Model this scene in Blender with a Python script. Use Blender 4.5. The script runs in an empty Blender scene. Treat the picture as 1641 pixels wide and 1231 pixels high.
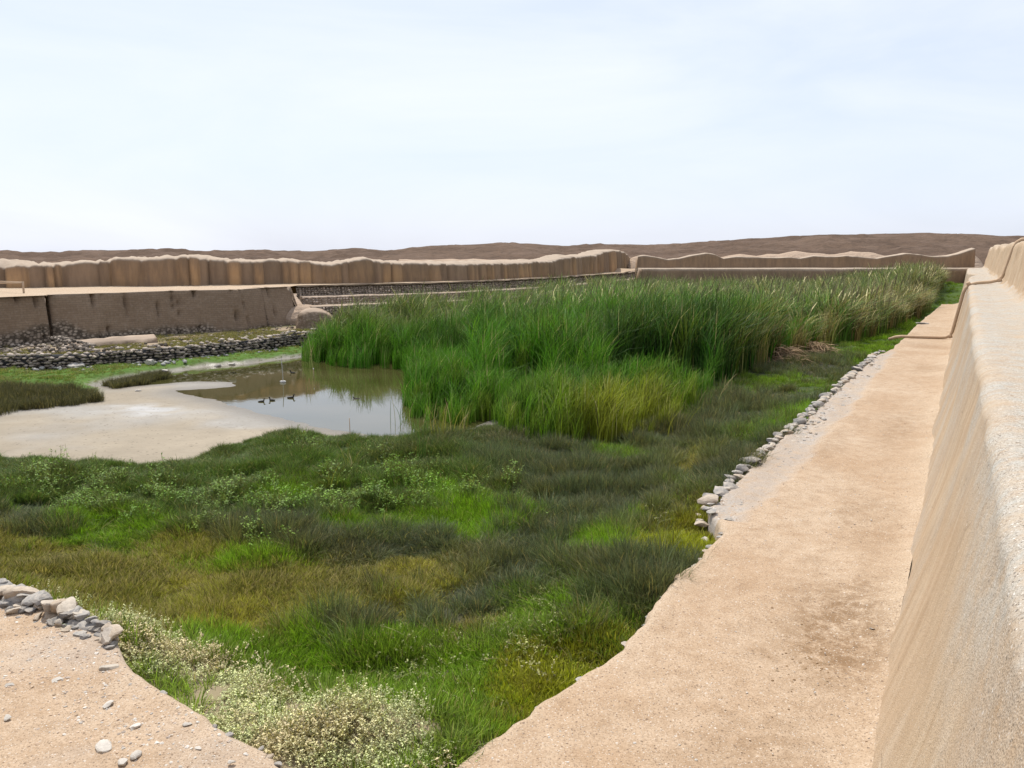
import bpy, bmesh, math, random
import numpy as np
from mathutils import Vector, Quaternion
random.seed(7); rng = np.random.default_rng(7)
R = math.radians
scene = bpy.context.scene
COL = scene.collection

# ------------------------------------------------------------------ camera
F_PX, EYE, W_PX, H_PX = 1276.0, 5.7, 1641.0, 1231.0
PITCH = math.atan(207.5 / F_PX)
cam = bpy.data.cameras.new('camera'); cam_o = bpy.data.objects.new('camera', cam); COL.objects.link(cam_o)
cam_o.location = (0, 0, EYE); cam_o.rotation_euler = (math.pi / 2 - PITCH, 0, 0)
cam.sensor_width = 36; cam.lens = 36 * F_PX / W_PX; cam.clip_start = 0.05; cam.clip_end = 9000
scene.camera = cam_o
# ------------------------------------------------------------------ light
SUN_AZ, SUN_EL = R(-24), R(60)
world = bpy.data.worlds.new("World"); scene.world = world; world.use_nodes = True
wn = world.node_tree; wn.nodes.clear()
def wnode(t, **k):
    n = wn.nodes.new(t)
    for a, b in k.items(): setattr(n, a, b)
    return n
sky = wnode('ShaderNodeTexSky', sky_type='NISHITA', sun_disc=False, sun_elevation=SUN_EL, sun_rotation=SUN_AZ, air_density=1.0, dust_density=1.5, ozone_density=1.5)
bg = wnode('ShaderNodeBackground'); bg.inputs['Strength'].default_value = 0.13
wo = wnode('ShaderNodeOutputWorld')
tc = wnode('ShaderNodeTexCoord'); mp = wnode('ShaderNodeMapping'); mp.inputs['Scale'].default_value = (1.2, 2.0, 5.0); mp.inputs['Rotation'].default_value = (0, R(8), 0)
cl = wnode('ShaderNodeTexNoise'); cl.inputs['Scale'].default_value = 1.6; cl.inputs['Detail'].default_value = 7; cl.inputs['Roughness'].default_value = 0.55; cl.inputs['Distortion'].default_value = 0.6
cr = wnode('ShaderNodeMapRange'); cr.inputs['From Min'].default_value = 0.38; cr.inputs['From Max'].default_value = 0.72; cr.inputs['To Min'].default_value = 0.0; cr.inputs['To Max'].default_value = 0.5
veil = wnode('ShaderNodeMix', data_type='RGBA'); veil.inputs[0].default_value = 0.70; veil.inputs[7].default_value = (7.0, 7.55, 9.0, 1)
cm = wnode('ShaderNodeMix', data_type='RGBA'); cm.inputs[7].default_value = (8.0, 8.25, 8.9, 1)
wn.links.new(tc.outputs['Generated'], mp.inputs[0]); wn.links.new(mp.outputs[0], cl.inputs['Vector']); wn.links.new(cl.outputs['Fac'], cr.inputs['Value'])
wn.links.new(sky.outputs[0], veil.inputs[6]); wn.links.new(veil.outputs[2], cm.inputs[6]); wn.links.new(cr.outputs[0], cm.inputs[0])
wn.links.new(cm.outputs[2], bg.inputs[0]); wn.links.new(bg.outputs[0], wo.inputs[0])
sl = bpy.data.lights.new('sun', 'SUN'); sl.energy = 4.7; sl.angle = R(0.8); sl.color = (1, 0.955, 0.88)
so = bpy.data.objects.new('sun', sl); COL.objects.link(so)
sdir = Vector((math.sin(SUN_AZ) * math.cos(SUN_EL), math.cos(SUN_AZ) * math.cos(SUN_EL), math.sin(SUN_EL)))
so.rotation_euler = sdir.to_track_quat('Z', 'Y').to_euler(); so.location = (0, 0, 60)
vs = scene.view_settings; vs.view_transform = 'Standard'; vs.look = 'None'; vs.gamma = 1; vs.exposure = 0.0; vs.use_curve_mapping = False
scene.cycles.max_bounces = 6; scene.cycles.diffuse_bounces = 2; scene.cycles.transmission_bounces = 3; scene.cycles.transparent_max_bounces = 6

# ------------------------------------------------------------------ coordinates
CT, ST_ = math.cos(PITCH), math.sin(PITCH)
def ray(px, py):
    u = np.asarray(px, float) - W_PX / 2; v = H_PX / 2 - np.asarray(py, float)
    return u, F_PX * CT + v * ST_, -F_PX * ST_ + v * CT
def G(px, py, z):
    x, y, w = ray(px, py); k = (z - EYE) / w
    return x * k, y * k
def ZAT(px, py, Y):                       # height seen at pixel on something standing at forward distance Y
    x, y, w = ray(px, py); return EYE + w * (Y / y)
def PIX(x, y, z):
    x = np.asarray(x, float); y = np.asarray(y, float); dz = np.asarray(z, float) - EYE
    dep = y * CT - dz * ST_; up = y * ST_ + dz * CT
    dep = np.where(dep < .1, .1, dep)
    return W_PX / 2 + F_PX * x / dep, H_PX / 2 - F_PX * up / dep
AZ = math.atan2(1552 - W_PX / 2, F_PX / CT)
DX, DY = math.sin(AZ), math.cos(AZ)        # along the right wall; across = (DY, -DX)
def WS(s, t): return s * DX + t * DY, s * DY - t * DX
def SW(x, y): return x * DX + y * DY, x * DY - y * DX
def poly(pts, z): 
    a = np.array([G(px, py, z) for px, py in pts]); return a

# ------------------------------------------------------------------ noise
def _h(ix, iy, iz, seed):
    h = (ix.astype(np.int64) * 374761393 + iy.astype(np.int64) * 668265263 + iz.astype(np.int64) * 2147483647 + seed * 1274126177) & 0xffffffff
    h = ((h ^ (h >> 13)) * 1274126177) & 0xffffffff
    h = ((h ^ (h >> 16)) * 2246822519) & 0xffffffff
    return ((h ^ (h >> 15)) & 0xffffff) / float(0xffffff)
def vnoise(x, y, z=0.0, seed=0):
    x, y, z = np.broadcast_arrays(np.asarray(x, float), np.asarray(y, float), np.asarray(z, float))
    fx, fy, fz = np.floor(x), np.floor(y), np.floor(z)
    a, b, c = x - fx, y - fy, z - fz
    a = a * a * (3 - 2 * a); b = b * b * (3 - 2 * b); c = c * c * (3 - 2 * c)
    r = 0
    for i in (0, 1):
        for j in (0, 1):
            for k in (0, 1):
                r = r + _h(fx + i, fy + j, fz + k, seed) * (a if i else 1 - a) * (b if j else 1 - b) * (c if k else 1 - c)
    return r * 2 - 1
def fbm(x, y, z=0.0, oct=4, seed=0):
    r = 0; amp = .5; f = 1.0
    for o in range(oct):
        r = r + amp * vnoise(np.asarray(x) * f + 13.7 * o, np.asarray(y) * f + 7.1 * o, np.asarray(z) * f, seed + o); amp *= .5; f *= 2.03
    return r
def sstep(a, b, x):
    t = np.clip((np.asarray(x, float) - a) / (b - a), 0, 1); return t * t * (3 - 2 * t)
def sdist(x, y, P):                        # signed distance to polygon, negative inside
    x = np.asarray(x, float); y = np.asarray(y, float)
    best = np.full(x.shape, 1e9); ins = np.zeros(x.shape, bool)
    n = len(P)
    for i in range(n):
        ax, ay = P[i]; bx, by = P[(i + 1) % n]
        ex, ey = bx - ax, by - ay; L = ex * ex + ey * ey + 1e-12
        t = np.clip(((x - ax) * ex + (y - ay) * ey) / L, 0, 1)
        best = np.minimum(best, np.hypot(x - ax - t * ex, y - ay - t * ey))
        c = ((ay > y) != (by > y)) & (x < (bx - ax) * (y - ay) / ((by - ay) if by != ay else 1e-9) + ax)
        ins ^= c
    return np.where(ins, -best, best)

# ------------------------------------------------------------------ materials
class NT:
    def __init__(s, name):
        s.m = bpy.data.materials.new(name); s.m.use_nodes = True; s.t = s.m.node_tree; s.t.nodes.clear()
        s.out = s.n('ShaderNodeOutputMaterial')
    def n(s, t, **k):
        q = s.t.nodes.new(t)
        for a, b in k.items(): setattr(q, a, b)
        return q
    def l(s, a, b): s.t.links.new(a, b)
    def val(s, sock, v):
        if hasattr(v, 'is_linked') or isinstance(v, bpy.types.NodeSocket): s.l(v, sock)
        else: sock.default_value = v
    def pos(s, scale=(1, 1, 1)):
        g = s.n('ShaderNodeNewGeometry'); m = s.n('ShaderNodeMapping'); m.inputs['Scale'].default_value = scale
        s.l(g.outputs['Position'], m.inputs[0]); return m.outputs[0]
    def noise(s, vec, scale, detail=4, rough=.55, dist=0.0):
        q = s.n('ShaderNodeTexNoise'); s.l(vec, q.inputs['Vector']); q.inputs['Scale'].default_value = scale
        q.inputs['Detail'].default_value = detail; q.inputs['Roughness'].default_value = rough; q.inputs['Distortion'].default_value = dist
        return q.outputs['Fac']
    def voro(s, vec, scale, rand=1.0, feature='F1'):
        q = s.n('ShaderNodeTexVoronoi', feature=feature); s.l(vec, q.inputs['Vector']); q.inputs['Scale'].default_value = scale
        q.inputs['Randomness'].default_value = rand; return q
    def rng(s, v, a, b, c=0.0, d=1.0):
        q = s.n('ShaderNodeMapRange'); s.val(q.inputs[0], v)
        for i, k in enumerate((a, b, c, d)): q.inputs[i + 1].default_value = k
        return q.outputs[0]
    def math(s, op, a, b=0.0):
        q = s.n('ShaderNodeMath', operation=op); s.val(q.inputs[0], a); s.val(q.inputs[1], b); return q.outputs[0]
    def mix(s, f, a, b, mode='MIX'):
        q = s.n('ShaderNodeMix', data_type='RGBA', blend_type=mode); s.val(q.inputs[0], f)
        s.val(q.inputs[6], a if not isinstance(a, tuple) else (*a, 1)[:4]); s.val(q.inputs[7], b if not isinstance(b, tuple) else (*b, 1)[:4]); return q.outputs[2]
    def attr(s, name, typ='GEOMETRY'):
        return s.n('ShaderNodeAttribute', attribute_name=name, attribute_type=typ)
    def bump(s, h, strength, dist, prev=None):
        q = s.n('ShaderNodeBump'); q.inputs['Strength'].default_value = strength; q.inputs['Distance'].default_value = dist
        s.l(h, q.inputs['Height'])
        if prev is not None: s.l(prev, q.inputs['Normal'])
        return q.outputs[0]
    def bsdf(s, col, rough=.95, nor=None, spec=.15):
        q = s.n('ShaderNodeBsdfPrincipled'); s.val(q.inputs['Base Color'], col if not isinstance(col, tuple) else (*col, 1)[:4]); s.val(q.inputs['Roughness'], rough)
        q.inputs['Specular IOR Level'].default_value = spec
        if nor is not None: s.l(nor, q.inputs['Normal'])
        s.l(q.outputs[0], s.out.inputs[0]); return q

def speck(T, p, scale, lo, hi, rad):        # scattered round specks: mask and random value
    v = T.voro(p, scale); sep = T.n('ShaderNodeSeparateColor'); T.l(v.outputs['Color'], sep.inputs[0])
    near = T.rng(v.outputs['Distance'], rad, rad * .6); pick = T.rng(sep.outputs[0], lo, hi)
    return T.math('MULTIPLY', near, pick), sep.outputs[1]

def mat_sand():                             # trodden path: attributes stain, gravel
    T = NT('path_sand'); p = T.pos()
    a = T.noise(p, .5, 6, .6); b = T.noise(p, 3.5, 6, .65); c = T.noise(p, 40, 3, .6)
    col = T.mix(T.rng(a, .35, .68), (.42, .30, .197), (.51, .40, .29))
    col = T.mix(T.rng(b, .45, .75, 0, .6), col, (.29, .185, .105))
    st = T.attr('stain').outputs['Fac']
    st2 = T.math('MULTIPLY', st, T.rng(T.noise(p, 6, 7, .75), .36, .56))
    col = T.mix(T.math('MULTIPLY', st2, .9), col, (.20, .122, .062))
    pale = T.attr('pale').outputs['Fac']
    col = T.mix(T.math('MULTIPLY', pale, T.rng(b, .3, .6, .4, .95)), col, (.50, .40, .29))
    gr = T.attr('gravel').outputs['Fac']
    gcol = T.mix(T.rng(c, .3, .7), (.30, .27, .24), (.50, .46, .41))
    col = T.mix(T.math('MULTIPLY', gr, T.rng(b, .35, .55, .4, 1)), col, gcol)
    col = T.mix(T.rng(c, .42, .72, 0, .6), col, (.24, .16, .095))
    for sc, lo, hi, rad in ((17, .86, .88, .30), (34, .72, .76, .36), (65, .55, .6, .42)):
        m, r = speck(T, p, sc, lo, hi, rad); col = T.mix(T.math('MULTIPLY', m, .75), col, T.mix(T.rng(r, .68, .75), (.15, .105, .075), (.58, .53, .46)))
    n = T.bump(b, .35, .05); n = T.bump(T.noise(p, 22, 5, .7), .45, .02, n); n = T.bump(T.voro(p, 55).outputs['Distance'], .35, .008, n)
    T.bsdf(col, .97, n, .08); return T.m
def mat_wall():                             # mud plaster: attribute gravel = exposed aggregate
    T = NT('mud_plaster'); p = T.pos(); 
    q = T.pos((1, 1, .35)); a = T.noise(q, .7, 5, .6)
    g = T.n('ShaderNodeUVMap'); mp_ = T.n('ShaderNodeMapping'); mp_.inputs['Scale'].default_value = (3.2, .35, 1); T.l(g.outputs[0], mp_.inputs[0])
    stk = T.noise(mp_.outputs[0], 1.0, 6, .65, .4)
    col = T.mix(T.rng(a, .35, .65), (.43, .31, .20), (.48, .37, .255))
    col = T.mix(T.rng(stk, .42, .68, 0, .75), col, (.35, .245, .15))
    col = T.mix(T.rng(stk, .40, .28, 0, .5), col, (.48, .42, .32))
    gr = T.attr('gravel').outputs['Fac']; b = T.noise(p, 4, 6, .7); c = T.noise(p, 60, 3, .7)
    gm = T.math('MULTIPLY', gr, T.rng(b, .3, .6, .2, 1))
    gcol = T.mix(T.rng(c, .35, .65), (.32, .305, .265), (.49, .465, .415))
    gcol = T.mix(T.rng(T.noise(p, .9, 4, .6), .52, .72, 0, .6), gcol, (.42, .34, .25))
    col = T.mix(gm, col, gcol)
    dk = T.math('MULTIPLY', T.rng(T.noise(p, 38, 4, .7, .5), .57, .64), T.rng(gr, .2, 1, .05, .8)); lt = T.math('MULTIPLY', T.rng(T.noise(q, 52, 4, .7, .3), .58, .66), T.rng(gr, .2, 1, .06, .6))
    col = T.mix(lt, col, (.62, .59, .53)); col = T.mix(dk, col, (.12, .10, .085))
    for sc, lo, hi, rad, w in ((19, .90, .92, .28, .6), (37, .82, .84, .34, .7), (80, .7, .75, .42, .7)):
        m, r = speck(T, p, sc, lo, hi, rad)
        k = T.math('MULTIPLY', m, T.rng(gr, 0, 1, w * .45, w * 1.3))
        col = T.mix(k, col, T.mix(T.rng(r, .55, .65), (.085, .068, .055), (.70, .67, .62)))
    ch = T.rng(T.noise(p, 7, 5, .75, 1.0), .66, .70); col = T.mix(T.math('MULTIPLY', ch, .7), col, (.20, .13, .08))
    ck = T.voro(T.pos((1, 1, .8)), 1.1, 1, 'DISTANCE_TO_EDGE'); cm_ = T.math('MULTIPLY', T.rng(ck.outputs['Distance'], .012, .0), T.rng(T.noise(p, .8, 3, .6), .55, .62)); col = T.mix(T.math('MULTIPLY', cm_, .6), col, (.17, .12, .08))
    n = T.bump(ch, -.6, .02); n = T.bump(b, .4, .05, n); n = T.bump(stk, .25, .03, n); n = T.bump(T.noise(p, 25, 5, .7), .5, .02, n); n = T.bump(T.voro(p, 70).outputs['Distance'], .5, .008, n)
    T.bsdf(col, .97, n, .08); return T.m
def mat_flute():                            # weathered adobe: attributes stain (orange), streak (dark)
    T = NT('weathered_adobe'); p = T.pos(); q = T.pos((1, 1, .18))
    st = T.attr('stain').outputs['Fac']; sk = T.attr('streak').outputs['Fac']; b = T.noise(q, 3.0, 5, .6)
    col = T.mix(st, (.29, .20, .13), (.42, .26, .135))
    k = T.math('MULTIPLY', sk, T.rng(b, .3, .6, .5, 1)); col = T.mix(T.math('MULTIPLY', k, .6), col, (.15, .105, .07))
    col = T.mix(T.rng(b, .45, .7, 0, .45), col, (.19, .13, .09))
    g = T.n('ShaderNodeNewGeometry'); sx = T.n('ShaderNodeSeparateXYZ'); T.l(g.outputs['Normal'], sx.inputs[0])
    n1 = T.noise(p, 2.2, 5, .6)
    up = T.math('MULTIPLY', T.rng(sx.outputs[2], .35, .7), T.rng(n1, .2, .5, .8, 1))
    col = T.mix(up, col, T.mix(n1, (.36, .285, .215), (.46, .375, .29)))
    n = T.bump(n1, .5, .1); n = T.bump(T.noise(p, 14, 4, .7), .5, .04, n)
    T.bsdf(col, .97, n, .05); return T.m
def mat_brick():                            # coursed adobe face, uv = metres along / metres up; attribute rubble
    T = NT('coursed_adobe'); p = T.pos(); uv = T.n('ShaderNodeUVMap')
    br = T.n('ShaderNodeTexBrick'); T.l(uv.outputs[0], br.inputs[0]); br.inputs['Scale'].default_value = 1.0
    br.inputs['Brick Width'].default_value = .34; br.inputs['Row Height'].default_value = .125; br.inputs['Mortar Size'].default_value = .012; br.inputs['Mortar Smooth'].default_value = .6
    br.inputs['Color1'].default_value = (.23, .165, .11, 1); br.inputs['Color2'].default_value = (.275, .20, .135, 1); br.inputs['Mortar'].default_value = (.16, .12, .09, 1)
    a = T.noise(p, .8, 5, .6); b = T.noise(p, 7, 5, .7)
    col = T.mix(T.rng(a, .35, .7, 0, .5), br.outputs[0], (.17, .115, .075)); col = T.mix(T.rng(b, .5, .75, 0, .6), col, (.31, .245, .185))
    ru = T.attr('rubble').outputs['Fac']; vo = T.voro(T.pos((1, 1, 1.5)), 5.5)
    sep = T.n('ShaderNodeSeparateColor'); T.l(vo.outputs['Color'], sep.inputs[0])
    rc = T.mix(sep.outputs[0], (.15, .12, .09), (.38, .31, .24)); rc = T.mix(T.rng(vo.outputs['Distance'], .35, .6, 0, .85), rc, (.05, .04, .03))
    rm = T.math('MULTIPLY', ru, T.rng(b, .3, .5, .6, 1)); col = T.mix(rm, col, rc)
    g = T.n('ShaderNodeNewGeometry'); sx = T.n('ShaderNodeSeparateXYZ'); T.l(g.outputs['Normal'], sx.inputs[0])
    col = T.mix(T.rng(sx.outputs[2], .6, .8), col, T.mix(a, (.34, .26, .19), (.44, .35, .27)))
    n = T.bump(br.outputs['Fac'], -.5, .02); n = T.bump(b, .5, .04, n)
    h = T.math('MULTIPLY', vo.outputs['Distance'], ru); n = T.bump(h, -.9, .15, n)
    T.bsdf(col, .97, n, .05); return T.m
def mat_tint(name, rough=.95, bs=12, bd=.03, trans=False):   # colour from the attribute tint
    T = NT(name); p = T.pos(); c = T.attr('tint').outputs['Color']; a = T.noise(p, bs, 5, .7)
    col = T.mix(1.0, c, T.mix(a, (.6, .6, .6), (1.35, 1.35, 1.35)), 'MULTIPLY')
    T.bsdf(col, rough, T.bump(a, .6, bd), .1); return T.m
def mat_ground():
    T = NT('basin_soil'); p = T.pos(); c = T.attr('tint').outputs['Color']; wet = T.attr('wet').outputs['Fac']
    a = T.noise(p, 1.2, 6, .65); b = T.noise(p, 9, 6, .7)
    mx = T.mix(a, (.78, .78, .78), (1.22, 1.22, 1.22)); col = T.mix(1.0, c, mx, 'MULTIPLY')
    col = T.mix(T.math('MULTIPLY', T.rng(b, .5, .75), .35), col, (.24, .19, .13))
    m, r = speck(T, p, 7, .78, .82, .3); m2 = T.rng(T.noise(T.pos((1, 2.2, 1)), 3.2, 7, .75, .8), .57, .66); m = T.math('MULTIPLY', T.math('MAXIMUM', m, T.math('MULTIPLY', m2, .55)), T.attr('bare').outputs['Fac'])
    col = T.mix(T.math('MULTIPLY', m, .8), col, (.15, .12, .09))
    col = T.mix(T.math('MULTIPLY', wet, .75), col, (.16, .14, .11))
    n = T.bump(b, .5, .04); n = T.bump(a, .3, .1, n)
    T.bsdf(col, T.rng(wet, 0, 1, .97, .35), n, .2); return T.m
def mat_stone(name='river_stone'):
    T = NT(name); p = T.n('ShaderNodeTexCoord').outputs['Object']; oi = T.n('ShaderNodeObjectInfo').outputs['Random']
    rp = T.n('ShaderNodeValToRGB'); T.l(oi, rp.inputs[0]); e = rp.color_ramp.elements
    e[0].color = (.15, .145, .14, 1); e[1].color = (.46, .41, .34, 1)
    for pz, cc in ((.3, (.25, .245, .24, 1)), (.55, (.36, .35, .33, 1)), (.75, (.40, .31, .22, 1))): q = e.new(pz); q.color = cc
    a = T.noise(p, 2.5, 6, .65); b = T.noise(p, 14, 5, .7)
    col = T.mix(1.0, rp.outputs[0], T.mix(a, (.65, .65, .65), (1.3, 1.3, 1.3)), 'MULTIPLY'); col = T.mix(T.rng(b, .5, .75, 0, .5), col, (.56, .52, .46))
    g = T.n('ShaderNodeNewGeometry'); sx = T.n('ShaderNodeSeparateXYZ'); T.l(g.outputs['Normal'], sx.inputs[0])
    col = T.mix(T.math('MULTIPLY', T.rng(sx.outputs[2], .3, .9), T.rng(a, .4, .6, .1, .6)), col, (.55, .48, .39))
    T.bsdf(col, .9, T.bump(b, .5, .03, T.bump(a, .5, .06)), .15); return T.m
def mat_foliage(name, trans=.32, straw=(.36, .31, .17), lo=.4, hi=1.75):
    T = NT(name); ti = T.attr('tint', 'INSTANCER').outputs['Color']; v = T.attr('shade').outputs['Fac']; k = T.attr('dry').outputs['Fac']
    col = T.mix(k, ti, straw); col = T.mix(1.0, col, T.mix(v, (lo, lo, lo), (hi, hi, hi * .9)), 'MULTIPLY')
    d = T.n('ShaderNodeBsdfPrincipled'); T.l(col, d.inputs['Base Color']); d.inputs['Roughness'].default_value = .55; d.inputs['Specular IOR Level'].default_value = .18
    tr = T.n('ShaderNodeBsdfTranslucent'); T.l(T.mix(1.0, col, (1.15, 1.25, .7), 'MULTIPLY'), tr.inputs[0])
    mx = T.n('ShaderNodeMixShader'); mx.inputs[0].default_value = trans; T.l(d.outputs[0], mx.inputs[1]); T.l(tr.outputs[0], mx.inputs[2]); T.l(mx.outputs[0], T.out.inputs[0])
    return T.m
def mat_plain(name, c, rough=.7, bs=20, var=.3, spec=.2):
    T = NT(name); p = T.n('ShaderNodeTexCoord').outputs['Object']; a = T.noise(p, bs, 4, .6)
    col = T.mix(1.0, c, T.mix(a, (1 - var,) * 3, (1 + var,) * 3), 'MULTIPLY'); T.bsdf(col, rough, T.bump(a, .2, .005), spec); return T.m
def mat_water():
    T = NT('pond_water'); p = T.pos((1, 1, 1)); a = T.noise(p, 5, 4, .6, .3); b = T.noise(T.pos((.6, 2.0, 1)), 2.2, 3, .5)
    m = T.rng(T.noise(p, .25, 2, .5), .4, .6, .15, 1.0)
    h = T.math('MULTIPLY', T.math('ADD', a, b), m)
    dp = T.n('ShaderNodeTexNoise'); T.l(T.pos(), dp.inputs['Vector']); dp.inputs['Scale'].default_value = .3
    col = T.mix(T.rng(dp.outputs['Fac'], .35, .65), (.050, .048, .014), (.075, .066, .026))
    q = T.bsdf(col, .02, T.bump(h, .06, .02), .5); q.inputs['IOR'].default_value = 1.7; return T.m
def mat_hill():
    T = NT('arid_ground'); p = T.pos(); a = T.noise(p, .05, 6, .6); b = T.noise(T.pos((1, 1, 2.5)), .5, 6, .7); c = T.noise(p, .12, 5, .65)
    hl = T.attr('hill').outputs['Fac']
    col = T.mix(T.rng(a, .4, .6), (.105, .072, .052), (.145, .100, .072)); col = T.mix(T.rng(b, .45, .7, 0, .6), col, (.055, .043, .034))
    col = T.mix(T.rng(c, .50, .62, 0, .5), col, (.165, .118, .09))
    col = T.mix(hl, T.mix(b, (.45, .34, .25), (.33, .25, .185)), col)
    n = T.bump(b, .8, .6); n = T.bump(a, .7, 3, n); T.bsdf(col, .98, n, .03); return T.m

def mat_pale():
    T = NT('pale_stone'); p = T.n('ShaderNodeTexCoord').outputs['Object']; oi = T.n('ShaderNodeObjectInfo').outputs['Random']; a = T.noise(p, 3, 5, .65)
    col = T.mix(oi, (.34, .31, .27), (.55, .51, .45)); col = T.mix(1.0, col, T.mix(a, (.75,) * 3, (1.25,) * 3), 'MULTIPLY'); T.bsdf(col, .9, T.bump(a, .4, .04), .1); return T.m
M = dict(pale=mat_pale(), sand=mat_sand(), wall=mat_wall(), flute=mat_flute(), brick=mat_brick(), ground=mat_ground(), stone=mat_stone(), tint=mat_tint('rubble_stone'),
         reed=mat_foliage('reed_leaf', .20, lo=.25, hi=2.0), grass=mat_foliage('grass_blade', .28, (.34, .27, .12)), water=mat_water(), hill=mat_hill(),
         pipe=mat_plain('clay_covered_pipe', (.50, .36, .24), .9, 9, .25, .1), wood=mat_plain('weathered_wood', (.42, .31, .21), .85, 30, .3),
         metal=mat_plain('pale_metal', (.42, .40, .36), .5, 20, .15, .4), white=mat_plain('white_float', (.62, .6, .56), .5, 12, .12, .4),
         duck=mat_plain('dark_feathers', (.022, .018, .014), .7, 60, .4), bill=mat_plain('duck_bill', (.16, .12, .07), .5, 30, .2))

# ------------------------------------------------------------------ mesh helpers
def tag(o, label=None, cat=None, group=None, kind=None):
    if label: o['label'] = label
    if cat: o['category'] = cat
    if group: o['group'] = group
    if kind: o['kind'] = kind
    return o
def link(name, me, mat=None, parent=None, loc=None, rot=None, scale=None):
    o = bpy.data.objects.new(name, me); COL.objects.link(o)
    if mat is not None and me is not None and not me.materials: me.materials.append(mat)
    if parent is not None: o.parent = parent
    if loc is not None: o.location = loc
    if rot is not None: o.rotation_euler = rot
    if scale is not None: o.scale = scale if hasattr(scale, '__len__') else (scale,) * 3
    return o
def empty(name, loc, rz=0):
    o = bpy.data.objects.new(name, None); COL.objects.link(o); o.location = loc; o.rotation_euler = (0, 0, rz); o.empty_display_size = .1; return o
def mk(name, V, Fc, smooth=True):
    me = bpy.data.meshes.new(name); V = np.asarray(V, float)
    if isinstance(Fc, np.ndarray):
        k = Fc.shape[1]; me.vertices.add(len(V)); me.vertices.foreach_set('co', V.ravel()); me.loops.add(Fc.size); me.loops.foreach_set('vertex_index', Fc.ravel().astype(np.int32))
        me.polygons.add(len(Fc)); me.polygons.foreach_set('loop_start', np.arange(0, Fc.size, k, dtype=np.int32)); me.polygons.foreach_set('loop_total', np.full(len(Fc), k, np.int32)); me.update(calc_edges=True)
    else: me.from_pydata(V.tolist(), [], Fc); me.update()
    if smooth: me.polygons.foreach_set('use_smooth', np.ones(len(me.polygons), bool))
    me.validate(); return me
def fattr(me, name, v):
    a = me.attributes.new(name, 'FLOAT', 'POINT'); a.data.foreach_set('value', np.asarray(v, np.float32).ravel())
def cattr(me, name, v):
    v = np.asarray(v, np.float32); c = np.ones((len(v), 4), np.float32); c[:, :3] = v
    a = me.attributes.new(name, 'FLOAT_COLOR', 'POINT'); a.data.foreach_set('color', c.ravel())
def gridf(nu, nv):
    i, j = np.meshgrid(np.arange(nu - 1), np.arange(nv - 1), indexing='ij'); a = (i * nv + j).ravel()
    return np.stack([a, a + nv, a + nv + 1, a + 1], 1)
def uvset(me, U):
    l = me.uv_layers.new(name='UVMap'); vi = np.empty(len(me.loops), np.int32); me.loops.foreach_get('vertex_index', vi); l.data.foreach_set('uv', np.asarray(U, np.float32)[vi].ravel())
def resample(P, step, vals=None):
    P = np.asarray(P, float); seg = np.hypot(*np.diff(P, axis=0).T); L = np.concatenate([[0], np.cumsum(seg)])
    n = max(2, int(L[-1] / step) + 1); l = np.linspace(0, L[-1], n)
    out = np.stack([np.interp(l, L, P[:, 0]), np.interp(l, L, P[:, 1])], 1)
    if vals is None: return out, l
    return out, l, [np.interp(l, L, v) for v in vals]
def normals(P, side):
    T_ = np.gradient(P, axis=0); T_ /= np.linalg.norm(T_, axis=1)[:, None] + 1e-9
    k = 5; Tp = np.pad(T_, ((k, k), (0, 0)), mode='edge'); T_ = np.stack([np.convolve(Tp[:, c], np.ones(2 * k + 1) / (2 * k + 1), 'valid') for c in (0, 1)], 1)
    T_ /= np.linalg.norm(T_, axis=1)[:, None]
    return np.stack([T_[:, 1], -T_[:, 0]], 1) * side
def wall(name, P, N, l, OFF, Z, mat, noise=(0, 1), seed=0, parent=None, attrs=None, cap=True):
    """extruded wall: OFF, Z arrays (stations, profile points); OFF measured along N"""
    X = P[:, 0:1] + N[:, 0:1] * OFF; Y = P[:, 1:2] + N[:, 1:2] * OFF
    amp, sc = noise
    if amp:
        d = fbm(X * sc, Y * sc, Z * sc, 4, seed) * amp * 2
        X = X + N[:, 0:1] * d; Y = Y + N[:, 1:2] * d; Z = Z + fbm(X * sc + 31, Y * sc, Z * sc, 3, seed + 9) * amp * np.where(np.arange(Z.shape[1]) % (Z.shape[1] - 1) == 0, 0, 1)
    nu, nv = X.shape; V = np.stack([X, Y, Z], 2).reshape(-1, 3); Fc = gridf(nu, nv)
    F2 = [tuple(int(q) for q in f) for f in Fc]
    if cap: F2 += [tuple(range(nv)), tuple(range((nu - 1) * nv, nu * nv))[::-1]]
    me = mk(name, V, F2)
    vl = np.concatenate([np.zeros((nu, 1)), np.cumsum(np.hypot(np.diff(OFF, axis=1), np.diff(Z, axis=1)), axis=1)], 1)
    uvset(me, np.stack([np.repeat(l[:, None], nv, 1), Z], 2).reshape(-1, 2))
    for k, v in (attrs or {}).items(): fattr(me, k, np.broadcast_to(v, X.shape))
    return link(name, me, mat, parent)
def fixn(me):
    bm = bmesh.new(); bm.from_mesh(me); bmesh.ops.recalc_face_normals(bm, faces=bm.faces); bm.to_mesh(me); bm.free()
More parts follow.
